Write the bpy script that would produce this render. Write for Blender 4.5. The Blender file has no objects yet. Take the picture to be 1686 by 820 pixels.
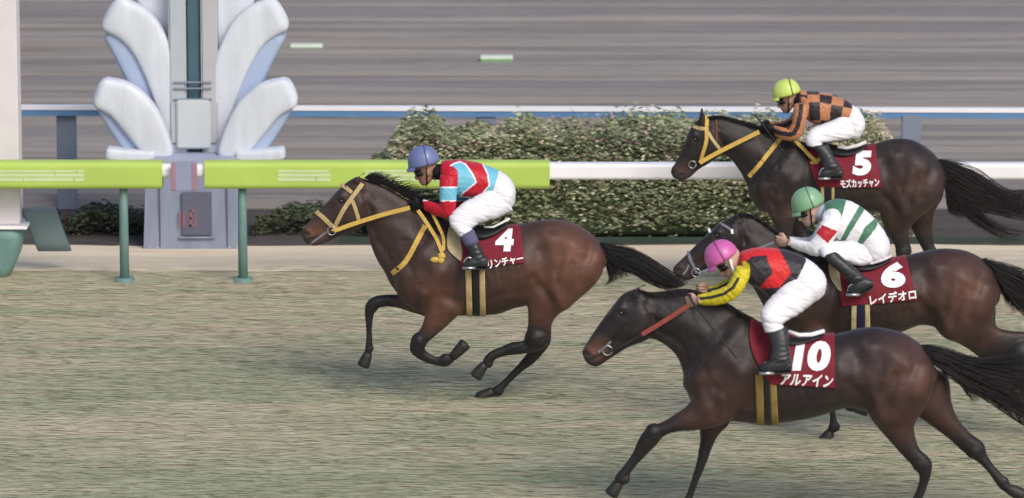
import bpy, bmesh, math, random
import numpy as np
from mathutils import Vector, Matrix, kdtree
from mathutils.bvhtree import BVHTree
from mathutils import noise as mn

random.seed(7); rng = np.random.default_rng(7)
SC = bpy.context.scene
COL = SC.collection

# ------------------------------------------------------------------ camera
H = 8.35                       # camera height: low tier of the grandstand
FPX = 8000.0                   # focal length in photograph pixels
PITCH = math.atan(1440 / FPX)
cam_d = bpy.data.cameras.new("camera"); cam = bpy.data.objects.new("camera", cam_d); COL.objects.link(cam)
cam.location = (0, 0, H); cam.rotation_euler = (math.pi / 2 - PITCH, 0, 0)
cam_d.sensor_width = 36; cam_d.lens = FPX / 1686 * 36
cam_d.clip_start = 0.5; cam_d.clip_end = 3000
cam_d.dof.use_dof = True; cam_d.dof.focus_distance = 40.2; cam_d.dof.aperture_fstop = 2.3
SC.camera = cam
# ------------------------------------------------------------------ world, sun, exposure
w = bpy.data.worlds.new("World"); SC.world = w; w.use_nodes = True
nt = w.node_tree; bg = nt.nodes["Background"]
sky = nt.nodes.new("ShaderNodeTexSky"); sky.sky_type = 'NISHITA'; sky.sun_disc = False
SUN_EL, SUN_AZ = math.radians(41), math.radians(150)     # azimuth measured from +y towards +x
sky.sun_elevation = SUN_EL; sky.sun_rotation = SUN_AZ
sky.dust_density = 3.0; sky.ozone_density = 1.0; sky.air_density = 1.0
nt.links.new(sky.outputs[0], bg.inputs[0]); bg.inputs[1].default_value = 0.15
sd = bpy.data.lights.new("sun", 'SUN'); sd.energy = 1.6; sd.angle = math.radians(25); sd.color = (1, .94, .86)
so = bpy.data.objects.new("sun", sd); COL.objects.link(so)
sv = Vector((math.sin(SUN_AZ) * math.cos(SUN_EL), math.cos(SUN_AZ) * math.cos(SUN_EL), math.sin(SUN_EL)))
so.rotation_euler = sv.to_track_quat('Z', 'Y').to_euler(); so.location = (0, 0, 30)
SC.view_settings.view_transform = 'Standard'; SC.view_settings.look = 'None'
SC.view_settings.exposure = 0.04; SC.view_settings.gamma = 1.0
SC.render.engine = 'CYCLES'
try:
    SC.cycles.use_denoising = True
    SC.cycles.max_bounces = 5
except Exception:
    pass

# ------------------------------------------------------------------ pixel <-> world (photograph pixels, 1686 x 820)
CP, SP = math.cos(PITCH), math.sin(PITCH)
CAM = Vector((0, 0, H))
def raydir(px, py):
    u, v = (px - 843) / FPX, (410 - py) / FPX
    return Vector((u, CP + v * SP, -SP + v * CP))
def P(px, py, Y):
    d = raydir(px, py); return CAM + d * (Y / d.y)
def G(py):                                  # distance of the ground seen on a row
    d = raydir(843, py); return d.y * (-H / d.z)
def to_px(co):                              # n x 3 -> px, py
    q = np.asarray(co, float) - np.array([0, 0, H])
    f = q[:, 1] * CP - q[:, 2] * SP; up = q[:, 1] * SP + q[:, 2] * CP
    return 843 + FPX * q[:, 0] / f, 410 - FPX * up / f

# ------------------------------------------------------------------ materials
def lin(r, g, b):
    f = lambda c: (c / 255 / 12.92) if c <= 10 else ((c / 255 + .055) / 1.055) ** 2.4
    return (f(r), f(g), f(b), 1)
MATS = {}
def mat(name, col, rough=.6, spec=.4, var=.12, scale=30, bump=.15, bscale=200, metal=0, attr=False, stretch=(1, 1, 1), sheen=0, coat=0):
    if name in MATS: return MATS[name]
    m = bpy.data.materials.new(name); m.use_nodes = True; MATS[name] = m
    t = m.node_tree; b = t.nodes["Principled BSDF"]; L = t.links.new
    b.inputs["Roughness"].default_value = rough; b.inputs["Specular IOR Level"].default_value = spec
    b.inputs["Metallic"].default_value = metal
    if sheen: b.inputs["Sheen Weight"].default_value = sheen; b.inputs["Sheen Roughness"].default_value = .4
    if coat: b.inputs["Coat Weight"].default_value = coat; b.inputs["Coat Roughness"].default_value = .15
    tc = t.nodes.new("ShaderNodeTexCoord"); mp = t.nodes.new("ShaderNodeMapping"); mp.inputs["Scale"].default_value = stretch
    L(tc.outputs["Object"], mp.inputs[0])
    n = t.nodes.new("ShaderNodeTexNoise"); n.inputs["Scale"].default_value = scale; n.inputs["Detail"].default_value = 5
    L(mp.outputs[0], n.inputs[0])
    hs = t.nodes.new("ShaderNodeHueSaturation")
    mr = t.nodes.new("ShaderNodeMapRange"); mr.inputs[1].default_value = .3; mr.inputs[2].default_value = .7
    mr.inputs[3].default_value = 1 - var; mr.inputs[4].default_value = 1 + var
    L(n.outputs["Fac"], mr.inputs[0]); L(mr.outputs[0], hs.inputs["Value"])
    if attr:
        a = t.nodes.new("ShaderNodeAttribute"); a.attribute_name = "col"; L(a.outputs["Color"], hs.inputs["Color"])
    else:
        hs.inputs["Color"].default_value = col
    L(hs.outputs[0], b.inputs["Base Color"])
    if bump:
        n2 = t.nodes.new("ShaderNodeTexNoise"); n2.inputs["Scale"].default_value = bscale; n2.inputs["Detail"].default_value = 3
        L(mp.outputs[0], n2.inputs[0])
        bp = t.nodes.new("ShaderNodeBump"); bp.inputs["Strength"].default_value = bump; bp.inputs["Distance"].default_value = .01
        L(n2.outputs["Fac"], bp.inputs["Height"]); L(bp.outputs[0], b.inputs["Normal"])
    return m

M_COAT = mat("coat", None, .52, .36, .22, 7, .25, 45, attr=True, sheen=.06)
M_SILK = mat("silk", None, .5, .35, .05, 12, .35, 26, attr=True, sheen=.1)
M_SKIN = mat("skin", None, .5, .4, .06, 40, .1, 150, attr=True)
M_BREECH = mat("breeches_white", (.76, .76, .82, 1), .6, .3, .04, 14, .12, 90)
M_BOOT = mat("boot_leather", (.022, .024, .029, 1), .42, .45, .2, 20, .2, 40)
M_BLACK = mat("black_leather", (.014, .014, .016, 1), .45, .4, .2, 30, .2, 80)
M_SOLE = mat("boot_sole", (.03, .03, .033, 1), .8, .2, .2, 40)
M_GLOVE = mat("glove", (.014, .014, .016, 1), .6, .3, .2, 60)
M_HOOF = mat("hoof_horn", (.022, .020, .019, 1), .5, .4, .3, 40)
M_HAIR = mat("horse_hair", (.012, .010, .011, 1), .45, .45, .3, 50, 0)
M_EYE = mat("eye", (.006, .005, .005, 1), .08, .6, .1, 10, 0)
M_YELLOW = mat("yellow_webbing", lin(204, 170, 86), .65, .3, .12, 40, .3, 120)
M_TAN = mat("tan_webbing", lin(184, 162, 116), .65, .3, .12, 40, .3, 120)
M_CREAM = mat("cream_pad", lin(188, 172, 135), .85, .2, .08, 30, .4, 120)
M_OLIVE = mat("olive_girth", lin(140, 118, 70), .8, .2, .1, 40, .3, 120)
M_MAROON = mat("maroon_cloth", lin(118, 32, 46), .7, .25, .10, 14, .35, 40, sheen=.1)
M_WHITE = mat("white_print", (.82, .82, .84, 1), .6, .3, .03, 30, .0)
M_NAVY = mat("navy_elastic", lin(32, 34, 60), .7, .3, .1, 40)
M_STEEL = mat("bright_steel", (.5, .5, .52, 1), .35, .5, .05, 30, 0, metal=.9)
M_RED = mat("red_rein", lin(140, 70, 64), .6, .3, .1, 40, .2)
M_GREY = mat("grey_strap", lin(120, 124, 135), .6, .3, .1, 40, .2)
M_BROWN = mat("brown_strap", lin(105, 60, 48), .6, .3, .1, 40, .2)

# ------------------------------------------------------------------ objects
def link(name, mesh, m=None, parent=None):
    o = bpy.data.objects.new(name, mesh); COL.objects.link(o)
    if m is not None and mesh is not None: mesh.materials.append(m)
    if parent is not None: o.parent = parent; o.matrix_parent_inverse = parent_inv(parent)
    return o
def world_of(q):
    m = Matrix.Translation(q.location)
    return m if q.parent is None else world_of(q.parent) @ q.matrix_parent_inverse @ m
def parent_inv(p): return world_of(p).inverted()
def tag(o, label=None, cat=None, group=None, kind=None):
    if label: o["label"] = label
    if cat: o["category"] = cat
    if group: o["group"] = group
    if kind: o["kind"] = kind
    return o
def empty(name, loc):
    o = bpy.data.objects.new(name, None); COL.objects.link(o); o.location = loc; o.empty_display_size = .1
    return o
def mesh_of(name, V, F, smooth=True):
    me = bpy.data.meshes.new(name); me.from_pydata([tuple(v) for v in V], [], F); me.update()
    if smooth: me.polygons.foreach_set("use_smooth", [True] * len(me.polygons))
    return me
def obj(name, V, F, m, parent=None, smooth=True, solid=0, offs=1):
    o = link(name, mesh_of(name, V, F, smooth), m, parent)
    if solid:
        md = o.modifiers.new("thick", 'SOLIDIFY'); md.thickness = solid; md.offset = offs
    return o

class MB:                                  # collects shapes into one mesh
    def __init__(s): s.V = []; s.F = []
    def add(s, V, F):
        n = len(s.V); s.V += [tuple(v) for v in V]; s.F += [tuple(i + n for i in f) for f in F]; return s
    def box(s, x0, x1, y0, y1, z0, z1, tx=0, ty=0, bev=0):
        if bev:
            bm = bmesh.new(); bmesh.ops.create_cube(bm, size=1)
            for v in bm.verts: v.co = Vector(((x0 + x1) / 2 + v.co.x * (x1 - x0), (y0 + y1) / 2 + v.co.y * (y1 - y0), (z0 + z1) / 2 + v.co.z * (z1 - z0)))
            bmesh.ops.bevel(bm, geom=bm.edges[:], offset=bev, segments=2, affect='EDGES')
            bm.verts.index_update(); V = [v.co.copy() for v in bm.verts]; F = [[v.index for v in f.verts] for f in bm.faces]; bm.free()
            return s.add(V, F)
        V = [(x0, y0, z0), (x1, y0, z0), (x1, y1, z0), (x0, y1, z0),
             (x0 + tx, y0 + ty, z1), (x1 - tx, y0 + ty, z1), (x1 - tx, y1 - ty, z1), (x0 + tx, y1 - ty, z1)]
        return s.add(V, [(0, 3, 2, 1), (4, 5, 6, 7), (0, 1, 5, 4), (1, 2, 6, 5), (2, 3, 7, 6), (3, 0, 4, 7)])
    def tube(s, pts, r, n=6, cap=True):
        pts = [Vector(p) for p in pts]; R = r if hasattr(r, '__len__') else [r] * len(pts)
        V = []; F = []; ref = Vector((0, 1, 0))
        for i, p in enumerate(pts):
            t = (pts[min(i + 1, len(pts) - 1)] - pts[max(i - 1, 0)])
            t = t.normalized() if t.length > 1e-9 else Vector((1, 0, 0))
            a = t.cross(ref)
            if a.length < 1e-3: a = t.cross(Vector((0, 0, 1)))
            a.normalize(); b = t.cross(a)
            for k in range(n):
                an = 2 * math.pi * k / n; V.append(p + (a * math.cos(an) + b * math.sin(an)) * R[i])
        for i in range(len(pts) - 1):
            for k in range(n):
                F.append((i * n + k, i * n + (k + 1) % n, (i + 1) * n + (k + 1) % n, (i + 1) * n + k))
        if cap: F.append(tuple(range(n))[::-1]); F.append(tuple((len(pts) - 1) * n + k for k in range(n)))
        return s.add(V, F)
    def ball(s, c, rx, ry, rz, nu=16, nv=10, rot=None):
        V = []; F = []; c = Vector(c)
        for i in range(nv + 1):
            th = math.pi * i / nv
            for k in range(nu):
                a = 2 * math.pi * k / nu; v = Vector((rx * math.sin(th) * math.cos(a), ry * math.sin(th) * math.sin(a), rz * math.cos(th)))
                if rot is not None: v = rot @ v
                V.append(c + v)
        for i in range(nv):
            for k in range(nu):
                F.append((i * nu + k, (i + 1) * nu + k, (i + 1) * nu + (k + 1) % nu, i * nu + (k + 1) % nu))
        return s.add(V, F)
    def obj(s, name, m, parent=None, smooth=True, **k): return obj(name, s.V, s.F, m, parent, smooth, **k)

# ------------------------------------------------------------------ lofts through edge pairs traced at their own distance
def crom(rows, n):
    R = np.array(rows, float); out = []
    for i in range(len(R) - 1):
        p0, p1, p2, p3 = R[max(i - 1, 0)], R[i], R[i + 1], R[min(i + 2, len(R) - 1)]
        for k in range(n):
            t = k / n
            out.append(.5 * (2 * p1 + (p2 - p0) * t + (2 * p0 - 5 * p1 + 4 * p2 - p3) * t * t + (3 * p1 - p0 - 3 * p2 + p3) * t ** 3))
    out.append(R[-1]); return np.array(out)
def fill(rows):                            # (ax,ay,bx,by,hw,dy,black); later values inherit
    out = []; hw, dy, bk = .05, 0., 0.
    for r in rows:
        if len(r) > 4: hw = r[4]
        if len(r) > 5: dy = r[5]
        if len(r) > 6: bk = r[6]
        out.append((r[0], r[1], r[2], r[3], hw, dy, bk))
    return out
def loft(rows, Y, n=24, sub=3, grow=0., egg=0., sq=2.0, cap=.55, label=0, tags=None, shrink_ends=True):
    R = crom(fill(rows), sub); V = []; F = []; rings = []
    for i, r in enumerate(R):
        yy = Y + r[5]
        a = P(r[0], r[1], yy); b = P(r[2], r[3], yy); c = (a + b) / 2; h = (a - b) / 2
        L = h.length; h = h / max(L, 1e-6) * max(L + grow, .004); hw = max(r[4] + grow, .004)
        rings.append((c, h, hw, r))
    def ring(c, h, hw):
        for k in range(n):
            t = 2 * math.pi * k / n; ct, st = math.cos(t), math.sin(t)
            e = 2 / sq; cx = math.copysign(abs(ct) ** e, ct); sx = math.copysign(abs(st) ** e, st)
            wv = hw * (1 - egg * max(0, ct) ** 1.5)
            V.append(c + h * cx + Vector((0, 1, 0)) * (sx * wv))
    seq = []
    t0 = (rings[0][0] - rings[1][0]).normalized(); t1 = (rings[-1][0] - rings[-2][0]).normalized()
    def capr(rg, d, order):
        c, h, hw, r = rg; k = cap * min(h.length, hw); o = [(c + d * k * s, h * f, hw * f, r) for s, f in ((.55, .83), (.88, .5), (1, .12))]
        return o if order else o[::-1]
    seq = capr(rings[0], t0, False) + rings + capr(rings[-1], t1, True)
    for i, (c, h, hw, r) in enumerate(seq):
        base = len(V); ring(c, h, hw)
        if tags is not None:
            tt = min(max((i - 3) / max(1, len(rings) - 1), 0), 1)
            for k in range(0, n, 2): tags.append((V[base + k].copy(), label, tt, r[6]))
    m = len(seq)
    for i in range(m - 1):
        for k in range(n):
            F.append((i * n + k, i * n + (k + 1) % n, (i + 1) * n + (k + 1) % n, (i + 1) * n + k))
    F.append(tuple(range(n))[::-1]); F.append(tuple((m - 1) * n + k for k in range(n)))
    return V, F
def remesh(V, F, voxel, it, name="body"):
    me = mesh_of("tmp", V, F); o = bpy.data.objects.new("tmp", me); COL.objects.link(o)
    bm = bmesh.new(); bm.from_mesh(me); bmesh.ops.recalc_face_normals(bm, faces=bm.faces[:]); bm.to_mesh(me); bm.free()
    r = o.modifiers.new("r", 'REMESH'); r.mode = 'VOXEL'; r.voxel_size = voxel; r.use_smooth_shade = True
    if it: s = o.modifiers.new("s", 'SMOOTH'); s.factor = .5; s.iterations = it
    dg = bpy.context.evaluated_depsgraph_get(); dg.update()
    out = bpy.data.meshes.new_from_object(o.evaluated_get(dg)); out.name = name
    bpy.data.objects.remove(o); bpy.data.meshes.remove(me)
    out.polygons.foreach_set("use_smooth", [True] * len(out.polygons))
    return out
def coords(me):
    a = np.empty(len(me.vertices) * 3); me.vertices.foreach_get("co", a); return a.reshape(-1, 3)
def normals(me):
    a = np.empty(len(me.vertices) * 3); me.vertices.foreach_get("normal", a); return a.reshape(-1, 3)
def set_coords(me, co): me.vertices.foreach_set("co", np.ascontiguousarray(co).ravel()); me.update()
def set_col(me, c):
    at = me.color_attributes.new("col", 'FLOAT_COLOR', 'POINT')
    d = np.ones((len(me.vertices), 4)); d[:, :3] = c; at.data.foreach_set("color", d.ravel())
def nearest(me, tags, k=4):
    kd = kdtree.KDTree(len(tags))
    for i, t in enumerate(tags): kd.insert(t[0], i)
    kd.balance(); n = len(me.vertices); lab = np.zeros(n, int); tt = np.zeros(n); bk = np.zeros(n)
    for v in me.vertices:
        fs = kd.find_n(v.co, k); j = fs[0][1]; lab[v.index] = tags[j][1]; ws = b = t = 0
        for _, i, d in fs:
            if tags[i][1] != tags[j][1]: continue
            wi = 1 / (d * d + 1e-5); ws += wi; b += wi * tags[i][3]; t += wi * tags[i][2]
        bk[v.index] = b / ws; tt[v.index] = t / ws
    return lab, tt, bk
def diffuse(me, f, it):
    e = np.empty(len(me.edges) * 2, int); me.edges.foreach_get("vertices", e); a, b = e[0::2], e[1::2]; n = len(me.vertices)
    dg = np.bincount(a, minlength=n) + np.bincount(b, minlength=n) + 1e-9
    for _ in range(it): f = .35 * f + .65 * (np.bincount(a, f[b], n) + np.bincount(b, f[a], n)) / dg
    return f
def segd(px, py, a, b):
    ax, ay = a; bx, by = b; dx, dy = bx - ax, by - ay; L = dx * dx + dy * dy + 1e-9
    t = np.clip(((px - ax) * dx + (py - ay) * dy) / L, 0, 1)
    return np.hypot(px - ax - t * dx, py - ay - t * dy)
def inpoly(px, py, poly):
    ins = np.zeros(len(px), bool); n = len(poly)
    for i in range(n):
        x0, y0 = poly[i]; x1, y1 = poly[(i + 1) % n]
        if y0 == y1: continue
        c = ((y0 > py) != (y1 > py)) & (px < (x1 - x0) * (py - y0) / (y1 - y0) + x0); ins ^= c
    return ins
def polyd(px, py, poly):
    d = np.full(len(px), 1e9)
    for i in range(len(poly)): d = np.minimum(d, segd(px, py, poly[i], poly[(i + 1) % len(poly)]))
    return d

# ------------------------------------------------------------------ text as flat print
def text_mesh(s, bold=.02):
    cu = bpy.data.curves.new("t", 'FONT'); cu.body = s; cu.offset = bold; cu.fill_mode = 'BOTH'; cu.resolution_u = 4
    o = bpy.data.objects.new("t", cu); COL.objects.link(o)
    dg = bpy.context.evaluated_depsgraph_get(); dg.update(); me = bpy.data.meshes.new_from_object(o.evaluated_get(dg))
    bpy.data.objects.remove(o); bpy.data.curves.remove(cu)
    bm = bmesh.new(); bm.from_mesh(me); bmesh.ops.remove_doubles(bm, verts=bm.verts[:], dist=1e-5)
    bmesh.ops.triangulate(bm, faces=bm.faces[:])
    xs = [v.co.x for v in bm.verts]; ys = [v.co.y for v in bm.verts]
    x0, x1, y0, y1 = min(xs), max(xs), min(ys), max(ys)
    lim = (y1 - y0) / 5
    for _ in range(3):
        es = [e for e in bm.edges if e.calc_length() > lim]
        if not es: break
        bmesh.ops.subdivide_edges(bm, edges=es, cuts=1); bmesh.ops.triangulate(bm, faces=bm.faces[:])
    bm.verts.index_update()
    UV = [((v.co.x - x0) / (x1 - x0), (v.co.y - y0) / (y1 - y0)) for v in bm.verts]; F = [[v.index for v in f.verts] for f in bm.faces]
    bm.free(); bpy.data.meshes.remove(me); return UV, F

# ------------------------------------------------------------------ surfaces conformed to a body
class Skin:
    def __init__(s, me, Y):
        s.Y = Y; s.bvh = BVHTree.FromPolygons([v.co.copy() for v in me.vertices], [tuple(p.vertices) for p in me.polygons])
    def hit(s, px, py):
        d = raydir(px, py).normalized(); h = s.bvh.ray_cast(CAM, d)
        return (h[0], d) if h[0] is not None and abs(h[0].y - s.Y) < .6 else (None, d)
    def at(s, px, py, off, drop=14):
        for k in range(drop + 1):
            h, d = s.hit(px, py + k)
            if h is not None:
                p = h - d * off
                return p
        return P(px, py, s.Y)
    def mirror(s, p): return Vector((p.x, 2 * s.Y - p.y, p.z))
    def ruled(s, L, R, nu, nv, off, mirror=True, wob=0):
        """sheet between two traced edges (top to bottom), laid on the body; mirrored to the far side"""
        L = crom(L, 6); R = crom(R, 6); V = []; F = []
        def ev(C, t):
            f = t * (len(C) - 1); i = min(int(f), len(C) - 2); return C[i] + (C[i + 1] - C[i]) * (f - i)
        for sd in ((0, 1) if mirror else (0,)):
            base = len(V)
            for j in range(nv + 1):
                a = ev(L, j / nv); b = ev(R, j / nv)
                for i in range(nu + 1):
                    q = a + (b - a) * i / nu
                    o = off + wob * math.sin(i * 1.9 + j * .4) * (j / nv)
                    p = s.at(q[0], q[1], o); V.append(s.mirror(p) if sd else p)
            for j in range(nv):
                for i in range(nu):
                    k = base + j * (nu + 1) + i; f = (k, k + nu + 1, k + nu + 2, k + 1); F.append(f if not sd else f[::-1])
        if mirror:
            h = (nu + 1) * (nv + 1)
            for i in range(nu): F.append((i, i + 1, h + i + 1, h + i))
        return V, F
    def strap(s, pts, width, off=.008, mirror=True, free=False, ya=None, yb=None):
        C = np.array(pts, float); D = []; 
        seg = [np.hypot(*(C[i + 1] - C[i])) for i in range(len(C) - 1)]; tot = sum(seg); n = max(4, int(tot / 5))
        cc = crom(C, 12); ln = np.concatenate([[0], np.cumsum(np.hypot(*np.diff(cc, axis=0).T))])
        Q = np.stack([np.interp(np.linspace(0, ln[-1], n + 1), ln, cc[:, i]) for i in (0, 1)], 1)
        V = []; F = []
        for sd in ((0, 1) if mirror else (0,)):
            base = len(V); last = None
            for i, q in enumerate(Q):
                t = Q[min(i + 1, n)] - Q[max(i - 1, 0)]; t = t / (np.hypot(*t) + 1e-9); nn = np.array([-t[1], t[0]]) * width / 2
                for e in (q - nn, q + nn):
                    if free:
                        y = ya + (yb - ya) * i / n; h, d = s.hit(*e)
                        if h is not None: y = min(y, h.y - off)
                        p = P(e[0], e[1], y)
                    else:
                        h, d = s.hit(*e); y = None
                        if h is not None: p = h - d * off
                        else:
                            h, d = s.hit(*q); p = P(e[0], e[1], (h - d * off).y if h is not None else (last if last is not None else s.Y))
                        last = p.y
                    V.append(s.mirror(p) if sd else p)
            for i in range(n):
                k = base + 2 * i; f = (k, k + 2, k + 3, k + 1); F.append(f if not sd else f[::-1])
        return V, F
    def decal(s, UV, F, quad, off):
        TL, TR, BR, BL = [np.array(q, float) for q in quad]; V = []
        for u, v in UV:
            q = (BL + (BR - BL) * u) * (1 - v) + (TL + (TR - TL) * u) * v
            V.append(s.at(q[0], q[1], off))
        return V, F

# ------------------------------------------------------------------ hair
def strands(mb, flows, Y, count, dy0=0., spread=.03, r0=.0045, wav=2.0, seg=9):
    for rows, wt in flows:
        R = crom(rows, 5); nR = len(R)
        for _ in range(int(count * wt)):
            v = random.random(); t0 = max(0, random.random() ** 2 * .6 - .18); t1 = min(1, t0 + .35 + random.random() * .75)
            ph = random.random() * 6.28; y0 = random.gauss(0, spread * .5); y1 = random.gauss(0, spread); dv = random.gauss(0, .22); pts = []
            for k in range(seg):
                s_ = k / (seg - 1); t = t0 + (t1 - t0) * s_; f = t * (nR - 1); i = min(int(f), nR - 2); q = R[i] + (R[i + 1] - R[i]) * (f - i)
                vv = min(max(v + dv * s_ * s_, -.15), 1.15)
                x = q[0] + (q[2] - q[0]) * vv; y = q[1] + (q[3] - q[1]) * vv
                pts.append(P(x + math.sin(ph + s_ * 5) * wav * s_, y + math.cos(ph + s_ * 4) * wav * s_, Y + dy0 + y0 + y1 * s_))
            mb.tube(pts, [r0 * (1 - .8 * (k / (seg - 1)) ** 2) for k in range(seg)], 3, False)

def hoof(name, pts, hw0, hw1, Y, dy, parent):
    (ax, ay), (bx, by) = pts; dx, dyy = bx - ax, by - ay; L = math.hypot(dx, dyy); nx, ny = -dyy / L, dx / L
    sc = FPX / Y; w0, w1 = hw0 * sc, hw1 * sc
    rows = [(ax + nx * w0, ay + ny * w0, ax - nx * w0, ay - ny * w0, hw0, dy),
            ((ax + bx) / 2 + nx * w1 * .88, (ay + by) / 2 + ny * w1 * .88, (ax + bx) / 2 - nx * w1 * .88, (ay + by) / 2 - ny * w1 * .88, hw1 * .9),
            (bx + nx * w1, by + ny * w1, bx - nx * w1, by - ny * w1, hw1)]
    V, F = loft(rows, Y, 14, 2, cap=.25); return obj(name, V, F, M_HOOF, parent)

# ================================================================== SETTING
def ground_mat(name, ramp, scale, stretch, rough=.95, bump=.5, extra=None):
    m = bpy.data.materials.new(name); m.use_nodes = True; t = m.node_tree; b = t.nodes["Principled BSDF"]; L = t.links.new
    b.inputs["Roughness"].default_value = rough; b.inputs["Specular IOR Level"].default_value = .15
    tc = t.nodes.new("ShaderNodeTexCoord"); outs = []
    for sc, st, det in ((scale, stretch, 6), (scale * 4.3, (stretch[0] * .8, stretch[1], 1), 5), (scale * .22, (1, 1.6, 1), 3)):
        mp = t.nodes.new("ShaderNodeMapping"); mp.inputs["Scale"].default_value = st; L(tc.outputs["Object"], mp.inputs[0])
        n = t.nodes.new("ShaderNodeTexNoise"); n.inputs["Scale"].default_value = sc; n.inputs["Detail"].default_value = det; n.inputs["Roughness"].default_value = .62
        L(mp.outputs[0], n.inputs[0]); outs.append(n.outputs["Fac"])
    def mth(op, a, bb):
        q = t.nodes.new("ShaderNodeMath"); q.operation = op
        for i, v in enumerate((a, bb)):
            if isinstance(v, (int, float)): q.inputs[i].default_value = v
            else: L(v, q.inputs[i])
        return q.outputs[0]
    f = mth('ADD', mth('MULTIPLY', outs[0], .45), mth('ADD', mth('MULTIPLY', outs[1], .30), mth('MULTIPLY', outs[2], .25)))
    r = t.nodes.new("ShaderNodeValToRGB"); els = r.color_ramp.elements
    els[0].position, els[0].color = ramp[0]; els[1].position, els[1].color = ramp[-1]
    for p, c in ramp[1:-1]: e = els.new(p); e.color = c
    L(f, r.inputs[0]); L(r.outputs[0], b.inputs["Base Color"])
    bp = t.nodes.new("ShaderNodeBump"); bp.inputs["Strength"].default_value = bump; bp.inputs["Distance"].default_value = .03
    L(mth('ADD', outs[0], outs[1]), bp.inputs["Height"]); L(bp.outputs[0], b.inputs["Normal"])
    return m
Y_RAIL = G(463); Y_SAND0, Y_SAND1 = G(446), G(404)
Y_BED = Y_SAND1; Y_BLUE = 48.6
def sheet(name, x0, x1, y0, y1, z, m, nx=1, ny=1, rag=0):
    V = []; F = []
    for j in range(ny + 1):
        for i in range(nx + 1):
            y = y0 + (y1 - y0) * j / ny
            if rag and j in (0, ny): y += random.gauss(0, rag)
            V.append((x0 + (x1 - x0) * i / nx, y, z))
    for j in range(ny):
        for i in range(nx): k = j * (nx + 1) + i; F.append((k, k + 1, k + nx + 2, k + nx + 1))
    o = obj(name, V, F, m, None); tag(o, kind="structure"); return o
M_TURF = ground_mat("turf_soil", [(.34, lin(148, 155, 122)), (.45, lin(168, 168, 138)), (.53, lin(182, 174, 148)), (.64, lin(200, 184, 160))], 1.0, (.20, 2.6, 1), bump=.12)
M_SAND = ground_mat("pale_sand", [(.3, lin(192, 176, 152)), (.5, lin(224, 209, 184)), (.7, lin(238, 226, 204))], 2.0, (.3, 3.0, 1), bump=.25)
M_DIRT = ground_mat("dirt", [(.33, lin(104, 99, 98)), (.44, lin(127, 123, 122)), (.54, lin(135, 131, 130)), (.70, lin(145, 141, 140))], 1.4, (.06, 8.0, 1), bump=.5)
M_SOIL = ground_mat("dark_soil", [(.3, lin(62, 57, 56)), (.7, lin(104, 98, 96))], 3, (.5, 2, 1))
sheet("ground", -1500, 1500, -20, 2900, -.012, ground_mat("far_ground", [(.3, lin(120, 114, 104)), (.7, lin(140, 132, 120))], .2, (1, 1, 1)))
sheet("turf_course", -60, 60, 18, Y_SAND0 + .1, -.004, M_TURF, 240, 1, .03)
sheet("sand_strip", -60, 60, Y_SAND0, Y_SAND1 + .05, .0, M_SAND, 400, 1, .035)
sheet("planting_bed", -60, 60, Y_SAND1, Y_BLUE + .1, .004, M_SOIL, 200, 1, .03)
# dirt course: harrowed furrows along the running direction
def dirt_course():
    ny, nx = 900, 80; ys = np.linspace(Y_BLUE, 84, ny); xs = np.linspace(-16, 16, nx)
    Hh = np.zeros((ny, nx)); X, Yg = np.meshgrid(xs, ys)
    for k in range(170):
        y0 = Y_BLUE + rng.random() ** 1.25 * 33; a, b = rng.normal(0, .05, 2); ph = rng.random() * 6
        d = .03 + .10 * rng.random() ** 2.0; s = .025 + .035 * rng.random()
        cen = y0 + .03 * np.sin(X * .5 + ph) + a * .3 + b * .02 * X
        m = np.clip(.55 + .8 * np.sin(X * (.08 + .3 * rng.random()) + ph * 2), 0, 1)
        q = (Yg - cen); Hh -= d * m * np.exp(-(q / s) ** 2); Hh += .6 * d * m * np.exp(-((q - 2.1 * s) / (1.3 * s)) ** 2)
    Hh += .006 * np.sin(Yg * 21 + .5 * np.sin(X * .6)) + rng.normal(0, .004, Hh.shape)
    V = np.stack([X.ravel(), Yg.ravel(), Hh.ravel() + .0], 1)
    F = [(j * nx + i, j * nx + i + 1, (j + 1) * nx + i + 1, (j + 1) * nx + i) for j in range(ny - 1) for i in range(nx - 1)]
    tag(obj("dirt_course", V, F, M_DIRT), kind="structure")
dirt_course()
for nm, xa, xb in (("dirt_course", -60, -16), ("dirt_course", 16, 60)):
    sheet(nm, xa, xb, Y_BLUE, 84, -.002, M_DIRT)

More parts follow.
